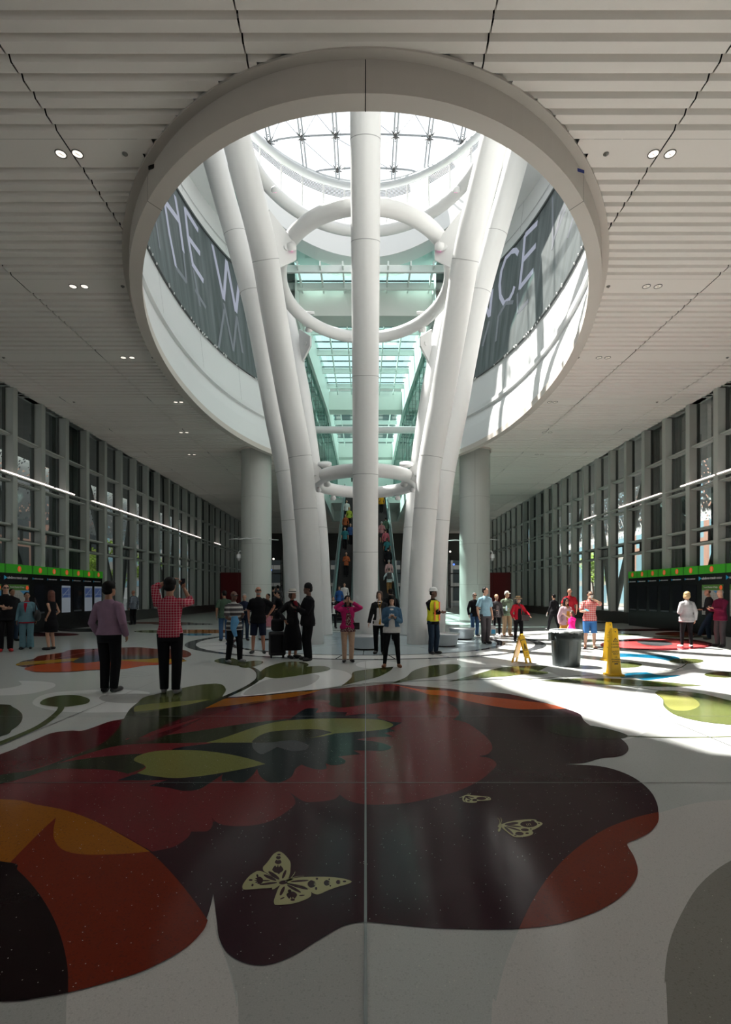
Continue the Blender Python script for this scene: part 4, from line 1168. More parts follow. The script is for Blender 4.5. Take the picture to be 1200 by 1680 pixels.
lay('terrazzo_warm', [(1500, 1305), (1300, 1308), (1200, 1312), (1140, 1318), (1080, 1334), (1020, 1350), (940, 1400), (885, 1460), (852, 1525), (830, 1580), (815, 1640), (806, 1700), (800, 2300), (800, 2300), (1500, 2300), (1500, 2300)])
lay('terrazzo_taupe', [(1400, 1395), (1400, 1395), (1260, 1395), (1200, 1412), (1150, 1450), (1118, 1500), (1098, 1550), (1091, 1610), (1096, 1680), (1110, 2300), (1110, 2300), (1400, 2300), (1400, 2300)])
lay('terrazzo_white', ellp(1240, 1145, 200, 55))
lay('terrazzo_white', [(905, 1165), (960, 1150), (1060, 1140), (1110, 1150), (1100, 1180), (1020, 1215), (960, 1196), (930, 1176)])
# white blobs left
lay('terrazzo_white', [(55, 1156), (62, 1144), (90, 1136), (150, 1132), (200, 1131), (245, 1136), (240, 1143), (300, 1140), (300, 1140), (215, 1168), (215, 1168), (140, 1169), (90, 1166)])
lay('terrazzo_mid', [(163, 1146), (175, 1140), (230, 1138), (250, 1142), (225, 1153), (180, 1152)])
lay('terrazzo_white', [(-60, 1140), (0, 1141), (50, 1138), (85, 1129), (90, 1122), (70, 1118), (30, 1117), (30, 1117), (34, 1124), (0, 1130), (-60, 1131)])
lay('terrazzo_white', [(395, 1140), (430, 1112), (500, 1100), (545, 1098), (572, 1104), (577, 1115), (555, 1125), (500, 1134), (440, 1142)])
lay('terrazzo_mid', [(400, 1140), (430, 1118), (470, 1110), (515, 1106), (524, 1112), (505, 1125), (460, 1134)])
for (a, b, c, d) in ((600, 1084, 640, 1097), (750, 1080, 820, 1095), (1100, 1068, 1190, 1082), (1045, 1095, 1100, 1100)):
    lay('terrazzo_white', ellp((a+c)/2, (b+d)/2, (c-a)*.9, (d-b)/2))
# far flowers and blots
lay('terrazzo_orange', ellp(330, 1036, 70, 3)); lay('terrazzo_maroon', ellp(70, 1041, 60, 3)); lay('terrazzo_charcoal', ellp(140, 1034, 45, 3)); lay('terrazzo_olive', ellp(250, 1036, 30, 2)); lay('terrazzo_blue', ellp(320, 1041, 28, 1.8))
lay('terrazzo_charcoal', ellp(300, 1024, 50, 1.6)); lay('terrazzo_rust', ellp(260, 1022, 60, 1.4))
lay('terrazzo_maroon', ellp(1055, 1033.5, 70, 1.8)); lay('terrazzo_rust', ellp(1120, 1040, 45, 3.5)); lay('terrazzo_olive', ellp(1030, 1041, 22, 1.6)); lay('terrazzo_olive', ellp(1120, 1045, 48, 1.4)); lay('terrazzo_charcoal', ellp(1010, 1021, 40, 1.5))
# orange poppy at left
lay('terrazzo_rust', [(28, 1092), (36, 1085), (55, 1081), (65, 1076), (100, 1071), (118, 1066), (170, 1064), (225, 1062), (262, 1065), (300, 1066), (314, 1073), (308, 1078), (298, 1079), (303, 1083), (285, 1090), (240, 1092), (200, 1098), (150, 1100), (110, 1103), (60, 1103), (46, 1099), (50, 1096)])
lay('terrazzo_redorange', [(40, 1097), (70, 1090), (130, 1086), (250, 1080), (290, 1088), (240, 1092), (200, 1098), (150, 1099), (110, 1102), (60, 1102)])
lay('terrazzo_gold', [(28, 1092), (36, 1086), (70, 1084), (120, 1080), (180, 1078), (230, 1078), (303, 1083), (290, 1087), (250, 1087), (180, 1083), (130, 1084), (70, 1089)])
lay('terrazzo_charcoal', [(120, 1087), (132, 1079), (145, 1075), (200, 1075), (262, 1077), (245, 1081), (180, 1083), (150, 1087)])
# coral flower at right
lay('terrazzo_maroon', [(985, 1058), (1000, 1052), (1040, 1048), (1100, 1047), (1150, 1051), (1172, 1058), (1150, 1064), (1100, 1067), (1040, 1066), (1000, 1064)])
lay('terrazzo_coral', [(995, 1059), (1020, 1053), (1090, 1049), (1140, 1053), (1166, 1059), (1120, 1063), (1060, 1064), (1010, 1063)])
lay('terrazzo_charcoal', [(1046, 1053), (1065, 1051), (1090, 1052), (1105, 1057), (1085, 1060), (1060, 1058)])
lay('terrazzo_blue', [(1000, 1073), (1020, 1072), (1060, 1074), (1100, 1076), (1116, 1080), (1100, 1084), (1080, 1081), (1040, 1078), (1005, 1078)])
lay('terrazzo_blue', [(1020, 1108), (1035, 1104), (1060, 1103), (1085, 1108), (1118, 1108), (1090, 1113), (1060, 1116), (1040, 1112), (1020, 1112)])
lay('terrazzo_olive', ellp(1127, 1084.5, 28, 4.2)); lay('terrazzo_olive', ellp(1025, 1091, 29, 5)); lay('terrazzo_olive', ellp(1190, 1107, 34, 5)); lay('terrazzo_olive', ellp(880, 1104, 20, 3))
ribbon('terrazzo_olive', [(1130, 1086), (1118, 1095), (1090, 1101), (1000, 1106), (930, 1110), (830, 1118)], .03)
# medallion under the columns
def ring_pts(a, b, cy, n=120): return [(a*math.cos(2*PI*k/n), cy+b*math.sin(2*PI*k/n)) for k in range(n)]
def crescent(n, a0, b0, c0, a1, b1, c1):
    layw(n, ring_pts(a0, b0, c0)); return (a1, b1, c1)
layw('terrazzo_charcoal', ring_pts(5.95, 5.15, 17.8)); layw('terrazzo_white', ring_pts(5.60, 5.02, 17.82))
layw('terrazzo_charcoal', ring_pts(4.66, 4.22, 17.75)); layw('terrazzo_ice', ring_pts(4.40, 4.13, 17.78))
for k in range(24):
    a = 2*PI*k/24+.13; c = Vector((math.cos(a), math.sin(a))); t = Vector((-c.y, c.x))*.02
    p = Vector((c.x*4.6, 17.78+c.y*4.15)); q = Vector((c.x*5.65, 17.8+c.y*5.05)); layw('terrazzo_charcoal', [(p.x-t.x, p.y-t.y), (q.x-t.x, q.y-t.y), (q.x+t.x, q.y+t.y), (p.x+t.x, p.y+t.y)], k == 0)
for k in range(10):
    a = 2*PI*k/10+.3; c = Vector((math.cos(a), math.sin(a))); t = Vector((-c.y, c.x))*.012
    p = Vector((c.x*1, 17.78+c.y*1)); q = Vector((c.x*4.4, 17.78+c.y*4.1)); layw('terrazzo_charcoal', [(p.x-t.x, p.y-t.y), (q.x-t.x, q.y-t.y), (q.x+t.x, q.y+t.y), (p.x+t.x, p.y+t.y)], k == 0)

# ---- the great dark flower
lay('terrazzo_maroon', [(-260, 1330), (-260, 1330), (0, 1238), (30, 1226), (60, 1213), (85, 1203), (115, 1199), (135, 1199), (155, 1193), (180, 1184), (205, 1179), (250, 1165), (300, 1153), (350, 1146), (420, 1141), (500, 1133), (560, 1129), (640, 1122), (640, 1122), (700, 1127), (745, 1131), (765, 1135), (820, 1137), (850, 1142), (890, 1152), (929, 1163), (929, 1163),
    (952, 1172), (960, 1184), (985, 1201), (985, 1201), (1010, 1207), (1028, 1220), (1031, 1232), (1018, 1241), (985, 1245), (960, 1252), (928, 1254), (928, 1254), (980, 1257), (1015, 1265), (1045, 1279), (1068, 1299), (1079, 1320), (1081, 1340), (1081, 1340), (950, 1400), (850, 1500), (700, 1480), (350, 1400), (100, 1410), (-260, 1500), (-260, 1500)])
lay('terrazzo_plum', [(640, 1140), (640, 1140), (700, 1148), (745, 1152), (800, 1160), (929, 1163), (929, 1163), (952, 1172), (960, 1184), (985, 1201), (985, 1201), (1010, 1207), (1028, 1220), (1031, 1232), (1018, 1241), (985, 1245), (960, 1252), (928, 1254), (928, 1254), (980, 1257), (1015, 1265), (1045, 1279), (1068, 1299), (1079, 1320), (1081, 1340), (1081, 1340), (1030, 1350), (940, 1400), (890, 1460), (852, 1525), (852, 1525), (800, 1526), (720, 1524), (660, 1519), (600, 1513), (600, 1513), (565, 1520), (525, 1542), (480, 1570), (440, 1584), (405, 1582), (375, 1566), (360, 1540), (356, 1510), (350, 1468), (350, 1468), (345, 1490), (338, 1511), (338, 1511), (300, 1480), (262, 1440), (220, 1400), (220, 1400), (400, 1330), (600, 1250)])
lay('terrazzo_redorange', [(640, 1122), (640, 1122), (690, 1131), (740, 1134), (800, 1143), (860, 1150), (900, 1155), (930, 1163), (930, 1163), (890, 1164), (840, 1163), (780, 1153), (740, 1143), (700, 1139), (665, 1132)])
# crimson petals
lay('terrazzo_crimson', [(600, 1127), (640, 1122), (640, 1122), (690, 1135), (720, 1146), (748, 1161), (753, 1172), (744, 1181), (744, 1181), (765, 1186), (787, 1200), (804, 1216), (808, 1229), (800, 1238), (786, 1241), (786, 1241), (805, 1245), (815, 1254), (806, 1266), (786, 1282), (755, 1297), (735, 1303), (675, 1317), (620, 1321), (590, 1319), (570, 1313), (558, 1304), (558, 1304), (548, 1312), (520, 1316), (498, 1315), (475, 1300), (475, 1300), (484, 1312), (481, 1324), (450, 1345), (420, 1354), (385, 1356), (360, 1352), (347, 1341), (347, 1341), (349, 1354), (341, 1364), (325, 1365), (314, 1365), (314, 1365), (307, 1376), (285, 1390), (250, 1398), (250, 1398), (170, 1355), (60, 1322), (-100, 1310), (-260, 1320), (-260, 1320), (-200, 1290), (0, 1275), (200, 1215), (400, 1160)])
# olive-grey leaf in the heart, orange streaks
lay('terrazzo_orange', [(330, 1163), (330, 1163), (352, 1150), (375, 1146), (375, 1146), (440, 1141), (500, 1134), (530, 1131), (530, 1131), (500, 1140), (430, 1152), (385, 1157)])
lay('terrazzo_darkolive', [(470, 1152), (470, 1152), (520, 1142), (580, 1136), (650, 1134), (690, 1138), (700, 1145), (680, 1150), (640, 1150), (610, 1155), (560, 1161), (540, 1156), (540, 1150), (510, 1148)])
ribbon('terrazzo_darkolive', [(250, 1192), (320, 1172), (400, 1155), (500, 1143), (600, 1134)], .04)
# green petal and stalks
lay('terrazzo_darkolive', [(-260, 1312), (-260, 1312), (0, 1272), (60, 1262), (120, 1240), (165, 1222), (190, 1200), (203, 1180), (215, 1162), (240, 1145), (280, 1133), (330, 1124), (358, 1122), (370, 1129), (368, 1138), (352, 1152), (330, 1162), (280, 1182), (235, 1200), (205, 1214), (205, 1214), (300, 1203), (400, 1188), (480, 1179), (480, 1179), (400, 1205), (340, 1218), (210, 1222), (140, 1238), (80, 1258), (0, 1285), (-260, 1340), (-260, 1340)])
lay('terrazzo_olive', [(232, 1147), (262, 1138), (320, 1125), (358, 1122), (370, 1129), (368, 1138), (355, 1150), (310, 1152), (260, 1166), (222, 1168)])
lay('terrazzo_lime', [(226, 1158), (280, 1152), (345, 1148), (345, 1148), (310, 1156), (260, 1164), (220, 1168), (220, 1168)])
ribbon('terrazzo_darkolive', [(200, 1222), (260, 1192), (310, 1172), (360, 1148), (400, 1130), (422, 1116), (425, 1106), (418, 1098), (400, 1092), (372, 1087)], .10, .10)
lay('terrazzo_maroon', [(210, 1221), (210, 1221), (250, 1207), (300, 1190), (345, 1172), (345, 1172), (310, 1190), (250, 1215)])
lay('terrazzo_darkolive', [(-260, 1325), (-260, 1325), (0, 1280), (50, 1266), (100, 1252), (150, 1244), (200, 1239), (235, 1237), (235, 1237), (225, 1249), (238, 1259), (210, 1270), (210, 1270), (180, 1264), (130, 1262), (80, 1264), (0, 1287), (-260, 1340), (-260, 1340)])
# navy frilled heart
lay('terrazzo_navy', [(192, 1281), (192, 1281), (225, 1270), (262, 1262), (290, 1240), (282, 1231), (300, 1226), (350, 1219), (400, 1206), (440, 1196), (470, 1184), (500, 1164), (523, 1163), (523, 1163), (518, 1170), (518, 1170), (545, 1168), (570, 1169), (570, 1169), (566, 1175), (566, 1175), (600, 1171), (625, 1173), (625, 1173), (618, 1178), (618, 1178), (640, 1184), (660, 1186), (660, 1186), (640, 1196), (640, 1196), (650, 1200), (650, 1200), (630, 1203), (630, 1203), (645, 1209), (645, 1209), (610, 1210), (585, 1214), (585, 1214), (620, 1218), (642, 1226), (630, 1232), (600, 1232), (580, 1232), (580, 1232), (592, 1238), (592, 1238), (570, 1240), (555, 1242), (555, 1242), (567, 1248), (563, 1254), (545, 1256), (535, 1253), (535, 1253), (535, 1262), (520, 1263), (505, 1259), (495, 1255), (495, 1255), (485, 1262), (478, 1275), (460, 1284), (440, 1283), (427, 1274), (422, 1262), (422, 1262), (415, 1272), (400, 1284), (385, 1284), (385, 1284), (378, 1281), (366, 1283), (364, 1276), (366, 1271), (366, 1271), (345, 1285), (325, 1296), (300, 1298), (275, 1293), (245, 1290), (245, 1290), (262, 1284), (275, 1280), (275, 1280), (240, 1281)])
lay('terrazzo_lime', [(220, 1248), (228, 1240), (255, 1233), (300, 1231), (350, 1234), (400, 1243), (436, 1254), (436, 1254), (400, 1262), (350, 1271), (310, 1276), (280, 1277), (245, 1273), (225, 1269), (225, 1269), (239, 1261), (236, 1255), (236, 1255)])
lay('terrazzo_lime', [(338, 1219), (338, 1219), (370, 1210), (420, 1193), (460, 1184), (510, 1180), (570, 1179), (620, 1181), (640, 1186), (645, 1191), (630, 1197), (590, 1201), (550, 1204), (550, 1204), (520, 1210), (440, 1219), (440, 1219), (380, 1219)])
lay('terrazzo_darkolive', [(414, 1218), (425, 1208), (445, 1201), (480, 1198), (520, 1197), (545, 1202), (545, 1202), (520, 1209), (470, 1218), (430, 1219)])
lay('terrazzo_charcoal', [(414, 1219), (414, 1219), (440, 1219), (480, 1215), (505, 1222), (503, 1230), (480, 1233), (455, 1226), (455, 1226), (440, 1234), (428, 1238), (416, 1229)])
# lower-left orange and rust petals
lay('terrazzo_rust', [(-260, 1312), (-260, 1312), (0, 1312), (60, 1321), (110, 1331), (160, 1350), (210, 1377), (250, 1402), (285, 1437), (318, 1478), (341, 1511), (341, 1511), (332, 1530), (300, 1560), (240, 1592), (180, 1612), (112, 1630), (50, 1640), (0, 1645), (-260, 1650), (-260, 1650)])
lay('terrazzo_orange', [(-260, 1312), (-260, 1312), (0, 1312), (60, 1321), (110, 1331), (160, 1350), (210, 1377), (246, 1398), (246, 1398), (200, 1402), (140, 1403), (105, 1396), (90, 1380), (88, 1362), (92, 1342), (92, 1342), (70, 1362), (40, 1392), (15, 1418), (15, 1418), (-260, 1460), (-260, 1460)])
lay('terrazzo_black', [(-260, 1400), (-260, 1400), (0, 1414), (30, 1430), (60, 1462), (85, 1502), (102, 1545), (111, 1590), (112, 1630), (112, 1630), (60, 1639), (0, 1645), (-260, 1650), (-260, 1650)])
# right rust petal
lay('terrazzo_rust', [(852, 1525), (852, 1525), (872, 1483), (900, 1440), (940, 1398), (990, 1363), (1040, 1343), (1081, 1333), (1081, 1333), (1080, 1350), (1066, 1367), (1045, 1378), (1031, 1384), (1031, 1390), (1041, 1407), (1047, 1428), (1042, 1447), (1020, 1472), (985, 1494), (940, 1511), (900, 1520)])
# dark olive leaf with stalk at right
lay('terrazzo_darkolive', [(897, 1196), (905, 1190), (930, 1188), (970, 1191), (1005, 1198), (1030, 1207), (1020, 1212), (990, 1213), (945, 1211), (910, 1204)])
ribbon('terrazzo_olive', [(1030, 1208), (1080, 1210), (1150, 1210), (1260, 1207)], .03)
lay('terrazzo_olive', [(1076, 1136), (1100, 1133), (1150, 1138), (1200, 1150), (1300, 1172), (1300, 1200), (1200, 1190), (1150, 1184), (1110, 1174), (1090, 1160), (1088, 1148)])
lay('terrazzo_lime', [(1076, 1136), (1110, 1135), (1140, 1147), (1148, 1158), (1130, 1166), (1105, 1165), (1092, 1156), (1088, 1146)])
# band of leaves across the middle
lay('terrazzo_olive', [(425, 1104), (425, 1104), (422, 1112), (428, 1116), (445, 1106), (480, 1101), (505, 1093), (500, 1087), (470, 1086), (440, 1094)])
lay('terrazzo_olive', [(432, 1110), (432, 1110), (455, 1113), (500, 1107), (535, 1101), (542, 1097), (530, 1093), (495, 1095), (460, 1102)])
lay('terrazzo_olive', [(353, 1086), (360, 1081), (380, 1080), (395, 1085), (402, 1092), (385, 1092)])
lay('terrazzo_olive', [(392, 1093), (400, 1087), (420, 1084), (432, 1086), (425, 1091), (405, 1096)])
lay('terrazzo_olive', [(560, 1126), (560, 1126), (576, 1113), (580, 1103), (600, 1099), (646, 1094), (646, 1094), (640, 1101), (620, 1111), (590, 1118)])
lay('terrazzo_olive', [(640, 1122), (640, 1122), (665, 1112), (680, 1100), (710, 1092), (745, 1090), (756, 1093), (750, 1101), (725, 1109), (690, 1114)])
lay('terrazzo_olive', [(735, 1119), (735, 1119), (780, 1107), (820, 1096), (860, 1093), (900, 1093), (900, 1093), (880, 1102), (840, 1109), (800, 1112)])
lay('terrazzo_olive', [(885, 1117), (885, 1117), (960, 1113), (1050, 1116), (1155, 1125), (1155, 1125), (1100, 1127), (1000, 1124), (930, 1120)])
ribbon('terrazzo_darkolive', [(500, 1135), (600, 1122), (700, 1117), (800, 1115), (880, 1114), (960, 1118), (1060, 1130), (1130, 1141), (1200, 1157), (1300, 1185)], .035)
ribbon('terrazzo_darkolive', [(430, 1141), (500, 1134), (600, 1124), (660, 1120)], .03)
# left leaves
lay('terrazzo_olive', [(67, 1156), (72, 1148), (95, 1142), (125, 1141), (146, 1147), (144, 1154), (125, 1158), (109, 1160), (109, 1160), (95, 1160)])
ribbon('terrazzo_olive', [(101, 1156), (98, 1166), (80, 1182), (55, 1197), (0, 1220), (-80, 1250)], .075, .11)
lay('terrazzo_darkolive', [(-120, 1160), (0, 1156), (22, 1161), (36, 1172), (34, 1186), (20, 1198), (0, 1209), (-120, 1235)])
# metal divider strips
def stripw(x0, y0, x1, y1, wd=.012):
    d = Vector((x1-x0, y1-y0)).normalized()*wd/2; n_ = Vector((-d.y, d.x))
    fm.add([(x0-n_.x, y0-n_.y, .00006*(LV[0]+1)), (x0+n_.x, y0+n_.y, .00006*(LV[0]+1)), (x1+n_.x, y1+n_.y, .00006*(LV[0]+1)), (x1-n_.x, y1-n_.y, .00006*(LV[0]+1))], [(0, 1, 2, 3) if False else (3, 2, 1, 0)], M_('metal_strip'))
stripw(0, .5, 0, 12.6, .014)
for x in (-3.85, 3.85, -7.7, 7.7): stripw(x, .5, x, 12.6 if abs(x) < 5 else 40, .014)
for yv in (4.39, 6.78, 9.2): stripw(-14, yv, 14, yv, .009)
for yv in (24, 28, 32, 38, 44, 50): stripw(-14, yv, 14, yv, .02)
# etched lettering dashes on the pale ground
rnd = random.Random(5)
def scribble(cx, cy, wd, rows, n):
    for r_ in range(rows):
        for k in range(n):
            px = cx+(k-n/2)*wd/n+rnd.uniform(-1, 1)+r_*5; py = cy+r_*2.4-(k-n/2)*.6*(0 if n < 4 else 1)*wd/n/8+rnd.uniform(-.3, .3)
            a = FL(px, py); L_ = rnd.uniform(.05, .12)
            stripm('etched_dark', a[0], a[1], a[0]+L_, a[1]+.03, .014)
def stripm(n, x0, y0, x1, y1, wd):
    d = Vector((x1-x0, y1-y0)).normalized()*wd/2
    z = .00006*(LV[0]+1)
    fm.add([(x0-(-d.y), y0-d.x, z), (x1-(-d.y), y1-d.x, z), (x1+(-d.y), y1+d.x, z), (x0+(-d.y), y0+d.x, z)], [(0, 1, 2, 3)], M_(n))
scribble(210, 1103, 50, 4, 7); scribble(360, 1103, 18, 1, 3); scribble(745, 1121, 60, 2, 8); scribble(1085, 1100, 30, 1, 3); scribble(20, 1083, 20, 1, 3); scribble(1170, 1088, 60, 2, 5)
# gold butterflies
def bfly(scale_pts, outlines, holes, lines):
    LV[0] += 1
    for o in outlines: lay('brass_inlay', [scale_pts(p) for p in o], 5, True, False)
    LV[0] += 1
    for h in holes: lay('terrazzo_plum', [scale_pts(p) for p in h], 4, True, False)
    for a, b in lines:
        a = FL(*scale_pts(a)); b = FL(*scale_pts(b)); stripm('brass_inlay', a[0], a[1], b[0], b[1], .004)
def E_(cx, cy, rx, ry, rot=0): return ellp(cx, cy, rx, ry, 14, rot)
def TU(cx, cy, s_, ang):
    """small tulip motif"""
    base = [(-1, 0), (-.5, .9), (-.2, .5), (0, 1.1), (.2, .5), (.5, .9), (1, 0), (.6, -.6), (0, -.8), (-.6, -.6)]
    c, s2 = math.cos(ang), math.sin(ang); return [(cx+(x*c-y*s2)*s_, cy-(x*s2+y*c)*s_*.8) for x, y in base]
sc1 = lambda p: (380+p[0]/5.4545, 1380+p[1]/5.4545)
bfly(sc1,
 [[(430, 375), (400, 345), (310, 290), (285, 270), (283, 240), (305, 215), (330, 185), (370, 130), (400, 108), (428, 100), (465, 118), (505, 160), (528, 200), (528, 260), (520, 310), (500, 350)],
  [(420, 390), (360, 425), (260, 432), (170, 440), (108, 440), (98, 410), (115, 375), (150, 330), (185, 300), (235, 275), (290, 285), (350, 320), (430, 360)],
  [(490, 350), (540, 340), (640, 330), (760, 327), (900, 330), (1000, 343), (1055, 358), (1076, 372), (1040, 392), (960, 415), (900, 435), (850, 455), (800, 478), (760, 485), (715, 465), (690, 430), (600, 410), (500, 395)],
  [(450, 390), (420, 430), (400, 480), (380, 540), (385, 572), (400, 580), (460, 578), (550, 568), (640, 540), (700, 510), (715, 480), (700, 440), (640, 410), (500, 380)],
  [(365, 440), (375, 410), (440, 380), (520, 345), (545, 335), (548, 348), (500, 375), (430, 405), (390, 432)]],
 [E_(425, 127, 16, 7), TU(420, 155, 22, 0), TU(418, 195, 30, 0), TU(415, 262, 50, 0), E_(423, 292, 12, 10), E_(380, 315, 16, 60, -.95), E_(472, 305, 12, 42, .4), E_(345, 335, 14, 62, -1.15), E_(300, 362, 46, 6), E_(330, 388, 80, 10, -.12),
  E_(172, 356, 18, 8), TU(250, 360, 42, PI/2), E_(232, 318, 9, 14, -.3), E_(188, 402, 9, 13, .4), E_(463, 378, 38, 18, -.15), E_(610, 365, 82, 9, -.08), E_(600, 415, 90, 12, .28), E_(560, 435, 70, 12, .5), E_(455, 455, 14, 45, .45),
  TU(715, 392, 42, -PI/2), TU(852, 382, 32, -PI/2), TU(955, 375, 24, -PI/2), E_(1012, 369, 16, 8), E_(765, 345, 10, 10), E_(758, 432, 10, 14), E_(875, 350, 7, 8), E_(885, 408, 7, 8), TU(540, 490, 48, PI), E_(520, 455, 16, 14), E_(548, 534, 20, 10), E_(455, 520, 22, 6, -.4), E_(630, 495, 26, 6, -.1)],
 [((530, 340), (560, 305)), ((560, 305), (570, 282)), ((545, 335), (600, 322)), ((600, 322), (650, 322))])
sc2 = lambda p: (740+p[0]/7.5, 1290+p[1]/7.5)
bfly(sc2, [[(615, 490), (680, 455), (800, 430), (950, 415), (1040, 420), (1065, 440), (1110, 452), (1130, 470), (1100, 500), (1040, 535), (1000, 555), (1015, 580), (990, 610), (900, 632), (800, 636), (740, 610), (690, 570), (640, 530)],
  [(585, 490), (600, 465), (620, 465), (628, 490), (620, 520), (605, 560), (590, 570), (580, 550), (592, 520), (578, 505)]],
 [E_(750, 470, 85, 16, -.12), E_(960, 475, 105, 38, .0), E_(1012, 437, 24, 9, .2), E_(1085, 464, 14, 7), E_(780, 500, 90, 8, .1), E_(770, 530, 95, 10, .28), E_(715, 555, 75, 14, .7), E_(912, 545, 50, 17, .05), E_(845, 592, 52, 22, .05), E_(940, 588, 22, 10), E_(795, 614, 16, 7), E_(985, 535, 12, 6)],
 [((605, 465), (600, 425)), ((600, 425), (575, 398)), ((615, 465), (628, 430)), ((628, 430), (615, 395)), ((930, 470), (945, 500)), ((950, 465), (965, 495)), ((970, 462), (990, 492))])
bfly(sc2, [[(100, 150), (150, 130), (195, 112), (250, 118), (400, 132), (470, 140), (495, 165), (470, 180), (330, 190), (320, 205), (260, 212), (190, 205), (155, 195), (142, 165), (145, 145)]],
 [E_(172, 160, 10, 24, .3), E_(215, 155, 48, 9, .5), E_(235, 140, 55, 7, .2), E_(375, 158, 60, 20), E_(295, 178, 32, 14), E_(218, 187, 20, 9), E_(445, 148, 12, 6), E_(470, 162, 9, 5), E_(178, 192, 9, 5)],
 [((215, 115), (212, 95)), ((230, 115), (245, 92))])
fo = fm.build('floor', [T.get(n) or MATS[n] for n in names]); struct(fo)
# ------------------------------------------------------------------ people
def remesh(mb, name, mats, parent, voxel, smooth=3, matfn=None):
    me = bpy.data.meshes.new('tmp'); me.from_pydata(mb.v, [], mb.f); me.update()
    o = bpy.data.objects.new('tmp', me); COL.objects.link(o)
    r = o.modifiers.new('r', 'REMESH'); r.mode = 'VOXEL'; r.voxel_size = voxel; r.use_smooth_shade = True
    if smooth: s_ = o.modifiers.new('s', 'SMOOTH'); s_.factor = .5; s_.iterations = smooth
    dg = bpy.context.evaluated_depsgraph_get(); me2 = bpy.data.meshes.new_from_object(o.evaluated_get(dg))
    bpy.data.objects.remove(o); bpy.data.meshes.remove(me)
    me2.name = name; me2.materials.clear()
    if not isinstance(mats, (list, tuple)): mats = [mats]
    for m in mats: me2.materials.append(m)
    if matfn:
        me2.polygons.foreach_set('material_index', [matfn(p.center) for p in me2.polygons])
    me2.polygons.foreach_set('use_smooth', [True]*len(me2.polygons))
    ob = bpy.data.objects.new(name, me2); COL.objects.link(ob); ob.parent = parent
    return ob
def ik(S, T_, a, b, pole):
    S = Vector(S); T_ = Vector(T_); d = T_-S; L = d.length
    if L > (a+b)*.995: T_ = S+d*((a+b)*.995/L); d = T_-S; L = d.length
    u = d/L; x = (a*a-b*b+L*L)/(2*L); h = math.sqrt(max(0, a*a-x*x))
    p = Vector(pole); p = (p-u*p.dot(u)); p = p.normalized() if p.length > 1e-5 else Vector((0, 1, 0))
    return S+u*x+p*h, T_
def cloth(name, col, kind=None, c2=None, scale=9):
    if name in MATS: return MATS[name]
    if kind is None: return mat(name, col, .9, spec=.12, noise=.18, nscale=14, bump=.25)
    m = bpy.data.materials.new(name); m.use_nodes = True; n = m.node_tree; L = n.links; b = n.nodes['Principled BSDF']; b.inputs['Roughness'].default_value = .9; b.inputs['Specular IOR Level'].default_value = .12
    tc = n.nodes.new('ShaderNodeTexCoord'); sp = n.nodes.new('ShaderNodeSeparateXYZ'); L.new(tc.outputs['Object'], sp.inputs[0])
    def lines(sock, sc, th):
        a = n.nodes.new('ShaderNodeMath'); a.operation = 'MULTIPLY'; a.inputs[1].default_value = sc; L.new(sock, a.inputs[0])
        f = n.nodes.new('ShaderNodeMath'); f.operation = 'FRACT'; L.new(a.outputs[0], f.inputs[0])
        t = n.nodes.new('ShaderNodeMath'); t.operation = 'LESS_THAN'; t.inputs[1].default_value = th; L.new(f.outputs[0], t.inputs[0]); return t.outputs[0]
    if kind == 'stripe': f = lines(sp.outputs[2], scale, .42)
    elif kind == 'plaid':
        a = lines(sp.outputs[2], scale, .28); b1 = lines(sp.outputs[0], scale, .28)
        s_ = n.nodes.new('ShaderNodeMath'); s_.operation = 'ADD'; L.new(a, s_.inputs[0]); L.new(b1, s_.inputs[1])
        h = n.nodes.new('ShaderNodeMath'); h.operation = 'MULTIPLY'; h.inputs[1].default_value = .5; L.new(s_.outputs[0], h.inputs[0]); f = h.outputs[0]
    else:
        v = n.nodes.new('ShaderNodeTexNoise'); v.inputs['Scale'].default_value = scale*4; L.new(tc.outputs['Object'], v.inputs['Vector'])
        t = n.nodes.new('ShaderNodeMath'); t.operation = 'GREATER_THAN'; t.inputs[1].default_value = .55; L.new(v.outputs['Fac'], t.inputs[0]); f = t.outputs[0]
    mx = n.nodes.new('ShaderNodeMix'); mx.data_type = 'RGBA'; mx.inputs[6].default_value = (*col, 1); mx.inputs[7].default_value = (*c2, 1); L.new(f, mx.inputs[0]); L.new(mx.outputs[2], b.inputs['Base Color'])
    MATS[name] = m; return m
SKINS = {'light': mat('skin_light', (.50, .28, .19), .55), 'tan': mat('skin_tan', (.36, .18, .11), .55), 'brown': mat('skin_brown', (.13, .06, .04), .55), 'red': mat('skin_ruddy', (.42, .19, .12), .55)}
HAIRS = {'black': mat('hair_black', (.008, .007, .007), .6, spec=.15), 'brown': mat('hair_brown', (.05, .025, .015), .55), 'grey': mat('hair_grey', (.30, .29, .28), .6), 'blond': mat('hair_blond', (.45, .30, .14), .55), 'red': mat('hair_auburn', (.12, .035, .02), .55)}
SHOEB = mat('shoe_black', (.012, .012, .013), .4); SOLE = mat('shoe_sole', (.5, .5, .48), .6); LENSD = mat('sunglass_lens', (.01, .01, .012), .1); EYEM = mat('eye_dark', (.02, .015, .012), .3); LIP = mat('lip', (.35, .10, .09), .5)

